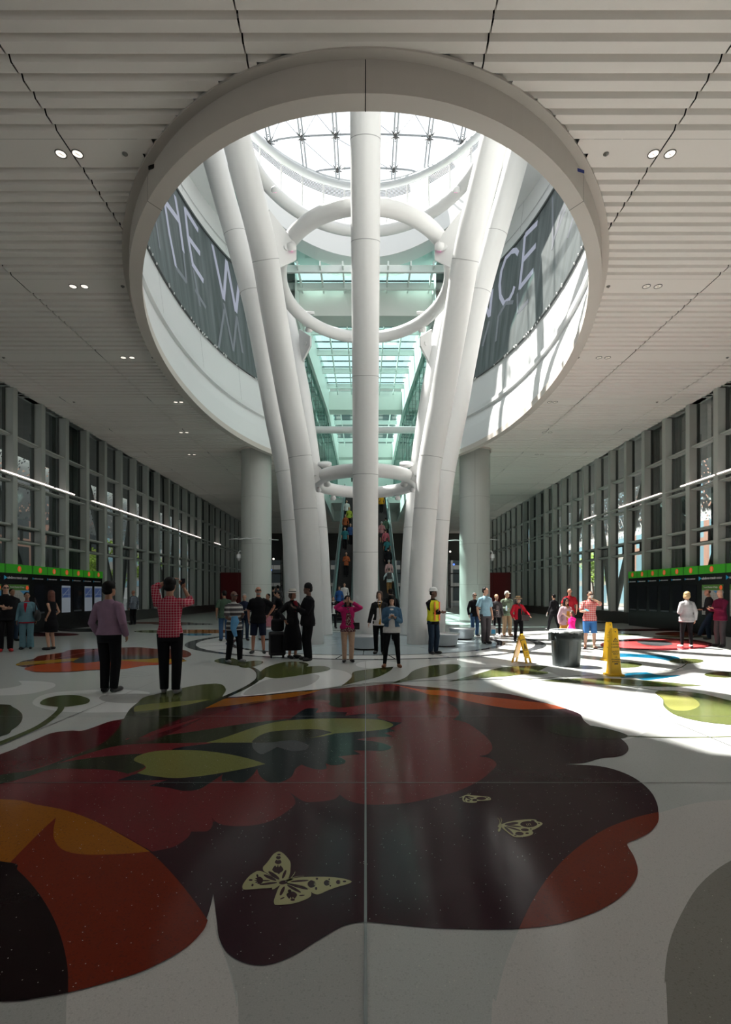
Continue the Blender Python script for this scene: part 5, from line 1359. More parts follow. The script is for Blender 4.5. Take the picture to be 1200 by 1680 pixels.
def hand_parts(mb, W, fdir, palm, side, curl=.5, s_=1.0):
    """palm, four unequal bent fingers and a thumb from the wrist W"""
    f = Vector(fdir).normalized(); p = Vector(palm); p = (p-f*p.dot(f)); p = p.normalized() if p.length > 1e-4 else f.orthogonal().normalized()
    a = f.cross(p).normalized()*side         # towards the thumb
    W = Vector(W)
    for k in (-1.2, -.4, .4, 1.2):
        mb.tube([W, W+f*.045*s_+a*k*.016*s_, W+f*.088*s_+a*k*.019*s_], [.014*s_, .0145*s_, .0115*s_], 8)
    for k, L_ in ((1.4, .066), (.48, .076), (-.48, .070), (-1.4, .055)):
        r0 = W+f*.086*s_+a*k*.0165*s_; c = curl
        d1 = (f*math.cos(c*.6)+p*math.sin(c*.6)); d2 = (f*math.cos(c*1.5)+p*math.sin(c*1.5)); d3 = (f*math.cos(c*2.2)+p*math.sin(c*2.2))
        q1 = r0+d1*L_*.42*s_; q2 = q1+d2*L_*.33*s_; q3 = q2+d3*L_*.25*s_
        mb.tube([r0, q1, q2, q3], [.0095*s_, .009*s_, .0082*s_, .007*s_], 7)
    t0 = W+f*.025*s_+a*.022*s_; d = (a*.75+f*.6+p*.35).normalized()
    mb.tube([t0, t0+d*.035*s_, t0+(d*.035+(f*.85+p*.4+a*.2).normalized()*.03)*s_], [.013*s_, .011*s_, .008*s_], 7)

def person(px, py, head_py, yaw, label, skin='light', top=None, bottom=None, sleeve='long', leg='long', hair=('black', 'short'), sex='m',
           Lh=None, Rh=None, stance=.10, step=0.0, lean=(0, 0), hyaw=0, pitch=0, shoes=None, glasses=False, hat=None, jacket=None, vest=None, fat=1.0, pos=None, height=None,
           curl=.5, hem=.80, group=None, extra=None, polesL=None, polesR=None, detail=None, kneeL=None, footL=None, footR=None, dress=None, palmL=None, palmR=None, seat=False):
    if pos is None:
        x, yv = FL(px, py); H = (py-head_py)*yv/F; z0 = 0
    else:
        x, yv, z0 = pos; H = height
    if height: H = height
    k = H/1.75
    e = empty('person', (x, yv, z0), yaw, label, 'person', group); e.scale = (k, k, k)
    far = yv > 24
    VX = detail or (.0085 if yv < 13 else (.0105 if yv < 24 else .016))
    f = sex == 'f'
    lx, ly = lean
    hipw = .095; sh = .175*(.90 if f else 1.0)
    hip_z = .90
    def sp(z):      # spine offset
        t = max(0, (z-.9)/.6); return Vector((lx*t, ly*t*t*.6+ly*t*.4, 0))
    body = MB()
    tors = [(.80, .105, .085), (.86, .155, .11), (.94, .165, .115), (1.04, .142 if not f else .125, .10), (1.14, .142 if not f else .122, .098), (1.26, .165 if not f else .145, .112), (1.34, .168 if not f else .145, .108), (1.385, .150 if not f else .13, .095), (1.425, .112 if not f else .10, .078), (1.465, .07, .06)]
    def torso(mb, z0_, z1_, ex, bell=1.0, fl=0):
        pts = []; rr = []
        zs = [z0_]+[t[0] for t in tors if z0_+.015 < t[0] < z1_-.015]+[z1_]
        for z in zs:
            for (a, b) in zip(tors[:-1], tors[1:]):
                if a[0] <= z <= b[0]:
                    t = (z-a[0])/(b[0]-a[0]); rx = a[1]+(b[1]-a[1])*t; ry = a[2]+(b[2]-a[2])*t; break
            else: rx, ry = (tors[0][1], tors[0][2]) if z < tors[0][0] else (tors[-1][1], tors[-1][2])
            if z < .86: rx, ry = .165, .12
            bel = bell if z < 1.22 else 1+(bell-1)*max(0, (1.40-z)/.18)
            pts.append(Vector((0, 0, z))+sp(z)+Vector((0, -(bel-1)*.08, 0))); rr.append((rx*bel+ex+fl*max(0, 1.1-z), ry*bel+ex+fl*max(0, 1.1-z)))
        # explicit elliptical loft, x wide
        n = 22; vs = []; 
        for p, r in zip(pts, rr):
            for q in range(n): vs.append(p+Vector((math.cos(2*PI*q/n)*r[0], math.sin(2*PI*q/n)*r[1], 0)))
        m_ = len(pts); fs = [(i*n+q, i*n+(q+1) % n, (i+1)*n+(q+1) % n, (i+1)*n+q) for i in range(m_-1) for q in range(n)]+[tuple(range(n))[::-1], tuple(range((m_-1)*n, m_*n))]
        mb.add(vs, fs)
    torso(body, .80, 1.465, -.012, 1.0)
    nb = Vector((0, .012, 1.44))+sp(1.44); hc = Vector((0, -.012, 1.635))+sp(1.5)*1.15
    body.tube([nb, nb.lerp(hc, .5)+Vector((0, .012, 0)), hc+Vector((0, .015, -.03))], [.058, .052 if not f else .046, .05], 14)
    # head
    HM = Matrix.Translation(hc+Vector((0, .02, -.06))) @ Matrix.Rotation(hyaw, 4, 'Z') @ Matrix.Rotation(pitch, 4, 'X') @ Matrix.Translation(Vector((0, -.02, .06)))
    H3 = HM.to_3x3()
    def hp(*v): return HM @ Vector(v)
    body.ell(hp(0, .012, .028), (.074, .092, .085), 18, 12, M=H3)
    body.ell(hp(0, -.022, -.03), (.060, .068, .080), 16, 10, M=H3)
    body.ell(hp(0, -.06, -.082), (.03, .03, .022), 10, 8, M=H3)
    body.add([hp(-.010, -.082, .02), hp(.010, -.082, .02), hp(.017, -.085, -.035), hp(-.017, -.085, -.035), hp(0, -.112, -.03), hp(0, -.088, .022)], [(0, 1, 5), (1, 2, 4, 5), (2, 3, 4), (3, 0, 5, 4), (0, 3, 2, 1)])
    body.ell(hp(0, -.083, -.057), (.026, .013, .011), 10, 6, M=H3)
    body.ell(hp(0, -.075, .032), (.052, .016, .010), 10, 6, M=H3)
    for s_ in (-1, 1): body.ell(hp(s_*.076, .008, -.008), (.010, .018, .031), 8, 6, M=H3)
    # arms
    armpts = {}
    for s_, T_, pole, nm in ((1, Lh, polesL, 'L'), (-1, Rh, polesR, 'R')):
        S = Vector((s_*sh, .01, 1.372))+sp(1.42)
        if T_ is None: T_ = (s_*.255, -.02, .86)
        if pole is None: pole = (s_*.5, .8, -.35) if T_[2] < 1.25 else (s_*.9, .25, -.9)
        E_, W = ik(S, T_, .285, .255, pole)
        armpts[nm] = (S, E_, W)
        body.tube([S, S.lerp(E_, .45), E_, E_.lerp(W, .35), W], [.050 if not f else .042, .045 if not f else .037, .037 if not f else .031, .037 if not f else .030, .025 if not f else .021], 12)
        fd = (W-E_).normalized(); pm = (palmL if s_ > 0 else palmR) or ((-s_, -.1, 0) if T_[2] < 1.0 else (0, .6, -.2) if T_[2] > 1.35 else (0, .3, 1))
        hand_parts(body, W, fd, pm, -1 if s_ > 0 else 1, curl, 1.0 if not f else .9)
    # legs
    legs = []
    for s_, ft in ((1, footL), (-1, footR)):
        Hp = Vector((s_*hipw, 0, hip_z-.03))
        A = Vector(ft) if ft else Vector((s_*stance, -s_*step*.5, .085))
        K, A = ik(Hp, A, .400, .390, (s_*.12, -1, 0.0))
        legs.append((s_, Hp, K, A))
        body.tube([Hp+Vector((0, 0, .02)), Hp.lerp(K, .4), K, K.lerp(A, .3), A], [.088, .076, .052, .052, .036], 14)
        toe = Vector((s_*.04, -.155, -.055)); 
        body.tube([A+Vector((0, .035, -.035)), A+Vector((0, -.02, -.035)), A+toe*.75+Vector((0, 0, .008)), A+toe], [(.034), .038, (.036), .026], 10)
    bob = remesh(body, 'body', SKINS[skin], e, VX)
    # face detail
    m = MB()
    if glasses:
        for s_ in (-1, 1): m.ell(hp(s_*.032, -.092, .012), (.029, .010, .020), 10, 6, M=H3)
        m.bar(hp(-.03, -.098, .018), hp(.03, -.098, .018), .006, .006)
        for s_ in (-1, 1): m.bar(hp(s_*.058, -.088, .016), hp(s_*.078, .01, .012), .006, .006)
        m.build('sunglasses', LENSD, e)
    else:
        for s_ in (-1, 1): m.ell(hp(s_*.029, -.0845, .012), (.013, .006, .007), 8, 6, M=H3)
        m.build('eye', EYEM, e)
    m = MB(); m.ell(hp(0, -.0945, -.057), (.021, .005, .006), 10, 5, M=H3); m.build('lips', LIP, e)
    # hair
    hcn, hs = hair
    if hs != 'bald':
        m = MB()
        if hs == 'short':
            m.ell(hp(0, .026, .042), (.083, .090, .083), 18, 12, M=H3); m.ell(hp(0, .045, -.01), (.076, .070, .06), 14, 10, M=H3)
        elif hs == 'thick':
            m.ell(hp(0, .020, .055), (.092, .100, .088), 18, 12, M=H3); m.ell(hp(0, .045, -.015), (.086, .075, .072), 14, 10, M=H3); m.ell(hp(0, -.045, .10), (.06, .04, .035), 10, 8, M=H3)
        elif hs == 'fringe':
            m.ell(hp(0, .045, .015), (.083, .075, .06), 16, 10, M=H3)
        elif hs in ('bob', 'long'):
            m.ell(hp(0, .022, .045), (.090, .097, .086), 18, 12, M=H3); m.ell(hp(0, .05, -.03), (.088, .068, .085), 14, 10, M=H3)
            for s_ in (-1, 1): m.ell(hp(s_*.074, .0, -.035), (.022, .045, .08), 10, 8, M=H3)
            if hs == 'long':
                m.ell(hp(0, .065, -.15), (.088, .045, .16), 14, 10, M=H3)
                for s_ in (-1, 1): m.ell(hp(s_*.072, -.0, -.12), (.024, .035, .11), 10, 8, M=H3)
        elif hs == 'bun':
            m.ell(hp(0, .022, .04), (.082, .092, .082), 18, 12, M=H3); m.ell(hp(0, .11, .01), (.04, .035, .04), 10, 8, M=H3)
        if m.v: remesh(m, 'hair', HAIRS[hcn], e, VX, 2)
    if hair[1] == 'beard' or (extra and 'beard' in extra):
        m = MB(); m.ell(hp(0, -.05, -.075), (.052, .045, .038), 14, 8, M=H3); m.build('beard', HAIRS['grey'], e)
    if hat:
        kind, hm = hat; m = MB()
        if kind == 'beanie': m.lathe([(.093, .03), (.096, .06), (.088, .115), (.055, .15), (.015, .165), (0, .166)], hp(0, .012, 0), 20, M=H3)
        elif kind == 'hard':
            m.lathe([(.135, .052), (.138, .058), (.104, .066), (.100, .10), (.08, .142), (.04, .163), (0, .168)], hp(0, .005, 0), 24, M=H3, sy=1.12)
            m.bar(hp(0, -.09, .12), hp(0, .09, .13), .03, .05)
        elif kind == 'cap':
            m.lathe([(.088, .045), (.090, .08), (.07, .125), (.03, .143), (0, .145)], hp(0, .012, 0), 20, M=H3)
            m.ell(hp(0, -.11, .05), (.065, .065, .008), 14, 6, M=H3)
        elif kind == 'brim':
            m.lathe([(.17, .035), (.172, .04), (.12, .058), (.092, .06), (.088, .12), (.07, .15), (.03, .145), (0, .14)], hp(0, .01, 0), 24, M=H3, sy=1.1)
        hat_o = m.build('hat', hm, e)
        if kind == 'brim':
            q = MB(); q.lathe([(.0935, .062), (.092, .085)], hp(0, .01, 0), 24, M=H3, sy=1.1, caps=False); q.build('hat_band', SHOEB, hat_o)
    # trousers
    if bottom is not None and dress is None:
        m = MB(); torso(m, .80, 1.02, .012, 1+(fat-1)*.6)
        for s_, Hp, K, A in legs:
            if leg == 'long':
                w_ = 1.22 if not f else 1.08
                m.tube([Hp+Vector((0, 0, .05)), Hp.lerp(K, .4), K, K.lerp(A, .45), A+Vector((0, 0, -.02))], [.100, .090, .064*w_, .060*w_, .052*w_], 14)
            elif leg == 'wide':
                m.tube([Hp+Vector((0, 0, .05)), Hp.lerp(K, .4), K, K.lerp(A, .45), A+Vector((0, 0, -.03))], [.102, .098, .088, .092, .10], 14)
            elif leg == 'short':
                m.tube([Hp+Vector((0, 0, .05)), Hp.lerp(K, .4), K+Vector((0, 0, .0))], [.105, .102, .090], 14)
            elif leg == 'skinny':
                m.tube([Hp+Vector((0, 0, .05)), Hp.lerp(K, .4), K, K.lerp(A, .35), A], [.096, .084, .060, .058, .042], 14)
        remesh(m, 'trousers' if leg != 'short' else 'shorts', bottom, e, VX)
    if dress is not None:
        dm, zb, wb = dress; m = MB(); n = 28; rr = [(zb, wb, wb*.95), (zb*.5+.45, wb*.5+.11, wb*.5+.11), (.92, .178, .13), (1.02, .142, .112)]
        vs = [Vector((math.cos(2*PI*q/n)*a*(1+.03*math.sin(6*PI*q*2/n)*(1 if z < .8 else 0)), math.sin(2*PI*q/n)*b, z)) for z, a, b in rr for q in range(n)]
        m.add(vs, [(i*n+q, i*n+(q+1) % n, (i+1)*n+(q+1) % n, (i+1)*n+q) for i in range(3) for q in range(n)]+[tuple(range(n))[::-1], tuple(range(3*n, 4*n))])
        remesh(m, 'skirt', dm, e, VX)
    # top
    def garment(name, mtr, ex, sl, z0_, z1_=1.455, collar=True):
        m = MB(); torso(m, z0_, z1_, ex, fat, .06)
        for s_ in (1, -1):
            S, E_, W = armpts['L' if s_ > 0 else 'R']
            ra = .050 if not f else .043
            inn = S+Vector((-s_*.07, 0, .022))
            if sl == 'long': m.tube([inn, S, S.lerp(E_, .5), E_, E_.lerp(W, .5), W.lerp(E_, .03)], [ra+ex+.008, ra+ex+.008, ra+ex+.002, ra-.008+ex, ra-.012+ex, ra-.016+ex], 14)
            elif sl == 'short': m.tube([inn, S, S.lerp(E_, .45), S.lerp(E_, .82)], [ra+ex+.008, ra+ex+.008, ra+ex+.008, ra+ex+.010], 14)
            elif sl == 'roll': m.tube([inn, S, S.lerp(E_, .5), E_, E_.lerp(W, .35)], [ra+ex+.008, ra+ex+.008, ra+ex+.004, ra-.006+ex, ra-.008+ex], 14)
            elif sl == 'none': m.tube([inn, S+Vector((0, 0, 0))], [ra+ex, ra+ex-.004], 14)
        if collar:
            c0 = Vector((0, .012, 1.43))+sp(1.44); m.tube([c0, c0+Vector((0, .004, .055))], [.085, .066], 14)
        return remesh(m, name, mtr, e, VX)
    if top is not None: garment('shirt', top, .014, sleeve, hem)
    if jacket is not None:
        jm, jh, jn = jacket
        j = garment(jn, jm, .026, 'long', jh, 1.45)
        if top is not None:      # open front shows the shirt
            m = MB(); n = 8; vs = []
            for z, wv in ((1.13, .004), (1.22, .022), (1.32, .04), (1.42, .045)) if extra and 'vee' in extra else ((jh-.005, .078), (1.05, .070), (1.25, .060), (1.42, .038)):
                for q in range(n):
                    t = -1+2*q/(n-1); 
                    for (a, b) in zip(tors[:-1], tors[1:]):
                        if a[0] <= max(.81, z) <= b[0]: u = (max(.81, z)-a[0])/(b[0]-a[0]); rx = a[1]+(b[1]-a[1])*u; ry = a[2]+(b[2]-a[2])*u; break
                    if z < .86: ry = .12; rx = .165
                    bel = fat if z < 1.22 else 1+(fat-1)*max(0, (1.40-z)/.18)
                    R_ = ry*bel+.026+.06*max(0, 1.1-z)+.006; x_ = t*wv
                    vs.append(sp(z)+Vector((x_, -(bel-1)*.08-R_*math.sqrt(max(0, 1-(x_/(rx*bel+.026))**2)), z)))
            m.add(vs, [(i*n+q, i*n+q+1, (i+1)*n+q+1, (i+1)*n+q) for i in range(3) for q in range(n-1)], 0, True); m.build('shirt_front', top, e)
    if vest is not None:
        m = MB(); torso(m, .88, 1.44, .034, fat)
        remesh(m, 'safety_vest', vest, e, VX)
        m = MB()
        for s_ in (-1, 1):
            m.box(s_*.085-.022, s_*.085+.022, -.155, -.149, .90, 1.40)
        m.build('reflective_stripe', mat('vest_orange', (.85, .16, .03), .5), e)
    # shoes
    if shoes != 'bare':
        sm = shoes or SHOEB
        for s_, Hp, K, A in legs:
            m = MB(); toe = Vector((s_*.045, -.175, -.05)); u = A-Vector((0, 0, .085))
            m.tube([A+Vector((0, .055, -.042)), A+Vector((0, .01, -.03)), A+Vector((s_*.01, -.06, -.042)), A+toe*.8, A+toe], [.034, .048, .046, .042, .030], 12)
            o = remesh(m, 'shoe', sm, e, VX)
    # accessories carried by other things handled by the caller
    R_ = Matrix.Translation((x, yv, z0)) @ Matrix.Rotation(yaw, 4, 'Z') @ Matrix.Scale(k, 4)
    return dict(e=e, R=R_, arm=armpts, k=k, hp=lambda *v: R_ @ hp(*v), legs=legs)
def held(name, cat, label, mb, mtr, P, parts=None):
    o = mb.build(name, mtr, None, P); return tag(o, label, cat)
def phone_at(p, rz, rx, label, col=None):
    e = empty('phone', p, rz, label, 'phone', 'phones in hands'); e.rotation_euler = (rx, 0, rz)
    m = MB(); m.box(-.038, .038, -.005, .005, -.075, .075); m.build('case', col or SHOEB, e)
    m = MB(); m.box(-.034, .034, .005, .0065, -.068, .068); m.build('phone_screen', mat('phone_glass', (.02, .02, .03), .1), e)
C = cloth
BLK = C('cloth_black', (.010, .010, .012)); BLK2 = C('cloth_black_soft', (.018, .018, .02)); JEAN = C('denim_blue', (.05, .11, .22)); JEAND = C('denim_dark', (.02, .035, .06)); NAVY = C('cloth_navy', (.012, .016, .035)); KHA = C('cloth_khaki', (.42, .30, .19)); TAN = C('cloth_tan', (.50, .33, .24)); WHT = C('cloth_white', (.62, .61, .60)); GRY = C('cloth_grey', (.36, .35, .36)); CHA = C('cloth_charcoal', (.06, .055, .06))
LTB = C('suit_blue', (.16, .30, .36)); PUR = C('shirt_mauve', (.30, .19, .27)); RED = C('cloth_red', (.42, .015, .03)); PNK = C('cloth_magenta', (.45, .02, .13)); HOT = C('cloth_hotpink', (.85, .02, .25)); DRED = C('cloth_darkred', (.28, .012, .02)); MAR = C('shirt_maroon', (.13, .012, .04)); GRN = C('cloth_green', (.06, .10, .07)); TEE = C('tee_blue', (.22, .36, .44)); DEN = C('jacket_denim', (.06, .13, .22)); MUS = C('dress_mustard', (.40, .20, .03)); LIL = C('cardigan_lilac', (.42, .30, .33)); TEAL_ = C('cloth_teal', (.03, .15, .17)); SHB = C('shorts_blue', (.05, .16, .38)); SAGE = C('cloth_sage', (.20, .27, .18)); VESTY = C('vest_yellow', (.72, .72, .04))
PLR = C('plaid_red', (.36, .02, .05), 'plaid', (.60, .35, .38), 26); PLB = C('plaid_coral', (.55, .10, .10), 'plaid', (.75, .55, .50), 17); PLN = C('plaid_navy', (.08, .10, .14), 'plaid', (.35, .37, .40), 24); STR = C('stripe_grey', (.06, .055, .06), 'stripe', (.45, .44, .42), 9); FLO = C('print_floral', (.10, .02, .03), 'print', (.40, .33, .30), 12); FLG = C('print_grey', (.09, .08, .09), 'print', (.35, .32, .32), 10)
SHR = mat('shoe_red', (.5, .03, .03), .5); SHG = mat('shoe_grey', (.22, .22, .23), .6); SHW = mat('shoe_white', (.7, .68, .70), .5); SHBR = mat('shoe_brown', (.22, .09, .04), .5); LEA = mat('bag_leather', (.02, .018, .02), .4)
HWH = mat('hat_white', (.80, .82, .82), .3); HST = C('hat_straw', (.55, .38, .22)); HBE = C('hat_beige', (.50, .48, .44)); HCAP = C('cap_white', (.60, .57, .52))
N = math.radians
# --- left side
p = person(9, 1069, 958, N(35), 'man in black with sunglasses and red-and-white shoes, arms crossed at the left edge', 'light', BLK, BLK, 'short', 'long', ('black', 'short'), Lh=(-.02, -.20, 1.15), Rh=(.04, -.225, 1.12), glasses=True, shoes=SHR, fat=1.08, hyaw=N(10), palmL=(0, .9, 0), palmR=(0, .9, 0))
person(20, 1052, 966, N(60), 'person in a dark top and jeans standing behind the arms-crossed man at the left edge', 'tan', BLK2, JEAND, 'short', 'long', ('black', 'short'), Lh=(.2, -.2, 1.0))
person(44, 1065, 971.5, N(18), 'woman in a pale blue trouser suit with a red blouse', 'tan', RED, LTB, 'long', 'wide', ('black', 'bun'), 'f', jacket=(LTB, .84, 'jacket'), fat=1.08, hyaw=N(25), Lh=(.27, -.05, .88), extra=['vee'])
m = MB(); q = FL(44, 1065); m.ell((0, 0, 0), (.06, .14, .17), 14, 10); m.tube([(0, -.08, .12), (-.06, -.02, .52), (0, .1, .12)], .012, 6)
tag(m.build('handbag', LEA, None, (q[0]+.30, q[1]+.02, .98)), 'dark shoulder bag of the woman in the pale blue suit', 'bag')
person(84, 1066, 969, N(-95), 'woman in a short sleeveless black dress and high heels, seen from the side', 'light', BLK, BLK, 'none', 'short', ('red', 'long'), 'f', dress=(BLK, .52, .17), Lh=(.22, .02, .95), Rh=(-.20, -.12, .95), shoes=SHOEB, hyaw=N(-15))
person(179, 1136, 955.5, N(176), 'man in a mauve shirt and black trousers, back to the camera, arms down', 'tan', PUR, BLK, 'long', 'long', ('black', 'thick'), fat=1.12, Lh=(.225, -.10, .90), Rh=(-.225, -.10, .90), stance=.075, hyaw=N(-20), hem=.92)
P6 = person(279, 1138, 949, N(192), 'man in a red plaid shirt seen from behind, holding a phone up', 'tan', PLR, BLK, 'roll', 'long', ('black', 'thick'), Lh=(.03, -.22, 1.72), Rh=(-.16, -.34, 1.60), shoes=SHG, stance=.09, hyaw=N(-15), step=.1, hem=.86, polesL=(1, .1, .1), polesR=(-.7, 0, -1), palmL=(0, -.3, -1))
phone_at(P6['R'] @ Vector((-.14, -.36, 1.69)), N(192), .1, 'black phone held up by the man in the red plaid shirt')
person(219, 1025, 968.6, N(-110), 'distant man in a dark plaid shirt standing by the left windows', 'red', PLN, BLK, 'long', 'long', ('grey', 'bald'), fat=1.15)
person(368, 1052, 969, N(200), 'man in a dark green shirt and light jeans, back turned, behind the striped-shirt man', 'tan', GRN, JEAN, 'short', 'long', ('black', 'short'), fat=1.1, hyaw=N(30))
P9 = person(384, 1087, 970, N(48), 'bald man in sunglasses and a grey striped polo shirt, black trousers', 'brown', STR, BLK, 'short', 'long', ('black', 'bald'), Lh=(.05, -.30, 1.16), Rh=(-.12, -.26, 1.05), glasses=True, shoes=SHG, fat=1.15, stance=.13, step=.12)
m = MB(); m.tube([(0, 0, .12), (.02, -.02, .0), (-.02, -.02, -.15), (.03, 0, -.34)], [(.07, .05), (.10, .07), (.07, .05), (.04, .03)], 12)
tag(m.build('draped_jacket', C('cloth_skyblue', (.12, .32, .55)), None, P9['R'] @ Vector((-.16, -.26, 1.02))), 'light blue jacket draped over the striped-shirt man\'s arm', 'jacket')
P10 = person(401, 1051, 974, N(20), 'person with short fair hair in a navy top looking down at a phone', 'light', NAVY, JEAND, 'long', 'long', ('grey', 'short'), 'f', Lh=(.10, -.26, 1.12), Rh=(-.05, -.26, 1.12), pitch=.35)
phone_at(P10['R'] @ Vector((.03, -.33, 1.16)), N(20), -.9, 'phone held by the fair-haired person in navy')
person(424, 1072, 962.6, N(5), 'grey-bearded man in sunglasses, black T-shirt and dark shorts, looking up', 'red', BLK, NAVY, 'short', 'short', ('grey', 'fringe'), Lh=(.28, .02, 1.02), Rh=(-.24, -.02, .88), glasses=True, fat=1.14, stance=.14, extra=['beard'], pitch=-.12, hyaw=N(15), polesL=(1, .25, 0))
person(440, 1046, 974, N(-30), 'dark-haired child in a pink skirt, mostly hidden behind the man in shorts', 'tan', BLK2, PNK, 'long', 'short', ('black', 'short'), 'f', dress=(C('skirt_pink', (.6, .25, .3)), .45, .2))
person(457, 1040, 971, N(-60), 'person in black with arms swinging, behind the rolling suitcase', 'light', BLK, BLK, 'long', 'long', ('black', 'short'), 'f', Lh=(.30, -.16, 1.05), Rh=(-.30, -.05, .95), step=.3)
P14 = person(480, 1080, 968, N(50), 'woman in a long black dress and pale brimmed hat pulling a suitcase', 'red', BLK, BLK, 'long', 'long', ('brown', 'bob'), 'f', dress=(BLK, .22, .25), hat=('brim', HBE), Lh=(.03, -.28, 1.25), Rh=(-.28, -.02, .98), jacket=(BLK2, .86, 'coat'))
m = MB(); m.tube([(0, -.02, 0), (.05, -.06, -.12), (.02, -.05, -.25)], [.05, .035, .02], 8)
tag(m.build('scarf', C('scarf_red', (.25, .02, .03)), None, P14['R'] @ Vector((0, -.1, 1.46))), 'dark red scarf at the neck of the woman in the pale hat', 'scarf')
person(506, 1083.7, 959, N(-65), 'officer in a black jacket and black knit cap, facing the woman with the hat', 'brown', BLK, BLK, 'long', 'long', ('black', 'short'), hat=('beanie', BLK2), jacket=(BLK, .84, 'jacket'), fat=1.12, Lh=(.06, -.30, 1.20), Rh=(-.16, -.28, 1.22), stance=.10)
# suitcase
sx_, sy_ = FL(455, 1079); e = empty('suitcase', (sx_, sy_, 0), .25, 'black rolling suitcase with a bag strapped on top, beside the long-skirted woman', 'suitcase')
m = MB(); m.box(-.21, .21, -.13, .13, .06, .66); o = m.build('shell', LEA, e); b = o.modifiers.new('b', 'BEVEL'); b.width = .05; b.segments = 4
m = MB(); m.box(-.15, .17, -.11, .11, .67, .98); o = m.build('top_bag', BLK2, e); b = o.modifiers.new('b', 'BEVEL'); b.width = .07; b.segments = 4
m = MB(); m.tube([(.12, .10, .6), (.14, .10, 1.06), (.22, .10, 1.06), (.20, .10, .6)], .010, 8); m.build('pull_handle', STEEL, e)
for a in (-.15, .15):
    for c in (-.08, .08):
        m = MB(); m.tube([(a-.02, c, .035), (a+.02, c, .035)], .035, 12); m.build('wheel', SHOEB, e)
m = MB(); m.box(-.17, .17, -.142, -.128, .14, .58); m.build('front_pocket', BLK2, e)
# --- centre
P18 = person(571, 1086, 977, N(8), 'woman in a magenta jacket and tan trousers taking a picture upward', 'light', FLO, TAN, 'long', 'long', ('black', 'long'), 'f', jacket=(PNK, .88, 'jacket'), Lh=(.10, -.26, 1.56), Rh=(-.13, -.26, 1.58), pitch=-.30, stance=.09, polesL=(1, 0, -.5), polesR=(-1, 0, -.5), fat=1.08)
phone_at(P18['R'] @ Vector((-.02, -.30, 1.66)), N(8)+PI/2, 0, 'black phone held up sideways by the woman in magenta')
m = MB(); m.box(-.09, .09, -.03, .03, -.08, .08); m.tube([(-.02, 0, .07), (-.16, -.10, .35), (-.24, -.06, .52)], .008, 5); o = m.build('handbag', LEA, None, P18['R'] @ Vector((.20, -.08, .95))); b = o.modifiers.new('b', 'BEVEL'); b.width = .02; tag(o, 'small black handbag at the hip of the woman in magenta', 'bag')
person(547, 1031, 979, N(15), 'person in a dark suit behind the woman in magenta', 'light', WHT, BLK, 'long', 'long', ('brown', 'short'), jacket=(BLK, .84, 'jacket'), step=.25)
P22 = person(623, 1073, 970, N(-8), 'woman in a dark blazer and white shirt behind the one looking at her phone', 'light', WHT, BLK, 'long', 'long', ('brown', 'bob'), 'f', jacket=(BLK2, .95, 'blazer'), Rh=(-.28, -.12, .86), step=.12)
m = MB(); m.tube([(-.05, -.12, 1.44), (0, -.17, 1.2), (.02, -.17, .95), (.0, -.17, 1.2), (.06, -.12, 1.44)], .006, 5); m.tube([(.0, -.17, .80), (.02, -.17, .95)], [.03, .015], 6)
tag(m.build('lanyard', C('lanyard_ochre', (.5, .25, .03)), None, P22['R'] @ Vector((0, 0, 0))), 'dark lanyard worn by the woman in the blazer', 'lanyard')
P23 = person(643, 1095, 975.5, N(-2), 'woman in a denim jacket and white top looking down at her phone', 'light', WHT, BLK, 'long', 'skinny', ('black', 'long'), 'f', jacket=(DEN, .98, 'denim_jacket'), Lh=(.08, -.28, 1.20), Rh=(-.06, -.28, 1.20), pitch=.45, stance=.17, shoes=SHBR, fat=1.15, hem=.84, palmL=(0, .2, 1), palmR=(0, .2, 1))
phone_at(P23['R'] @ Vector((.01, -.35, 1.235)), 0, -1.0, 'dark phone in both hands of the woman in denim')
person(641, 1052, 966, N(190), 'dark-haired person in black walking away behind the woman in denim', 'tan', BLK, BLK, 'long', 'long', ('black', 'short'))
P25 = person(711, 1073, 966, N(38), 'construction worker in a white hard hat and yellow safety vest, arms crossed', 'brown', BLK, JEAND, 'long', 'long', ('black', 'short'), hat=('hard', HWH), vest=VESTY, Lh=(-.03, -.21, 1.16), Rh=(.05, -.235, 1.12), stance=.10, hyaw=N(20), palmL=(0, .9, 0), palmR=(0, .9, 0))
# --- right
person(779, 1044, 972.6, N(15), 'grey-haired man in a black sweater and blue jeans behind the young man', 'light', BLK, JEAN, 'long', 'long', ('grey', 'short'), Lh=(.10, -.25, 1.12), glasses=True)
P27 = person(796.5, 1056, 963.6, N(22), 'young man in a light blue T-shirt and dark trousers', 'light', TEE, CHA, 'short', 'long', ('black', 'short'), hyaw=N(25), stance=.07, hem=.86)
P28 = person(815, 1044, 975.3, N(5), 'curly fair-haired woman in a dark patterned top and black trousers', 'light', FLG, BLK, 'long', 'skinny', ('blond', 'short'), 'f', Rh=(-.10, -.24, 1.08), shoes=SHW, stance=.12, jacket=(CHA, .84, 'jacket'))
q = FL(808, 1047); e = empty('carrier_bag', (q[0], q[1], .08), .3, 'white and blue plastic carrier bag hanging between the young man and the curly-haired woman', 'bag')
m = MB(); m.lathe([(.10, 0), (.15, .03), (.15, .25), (.12, .36)], n=20, sy=.5); m.build('bag_body', WHT, e); m = MB(); m.box(-.08, .08, -.082, -.074, .08, .24); m.build('bag_print', mat('bag_blue', (.05, .35, .6), .5), e)
m = MB(); m.tube([(-.06, 0, .35), (-.03, 0, .62), (.03, 0, .62), (.06, 0, .35)], .008, 6); m.build('bag_handle', WHT, e)
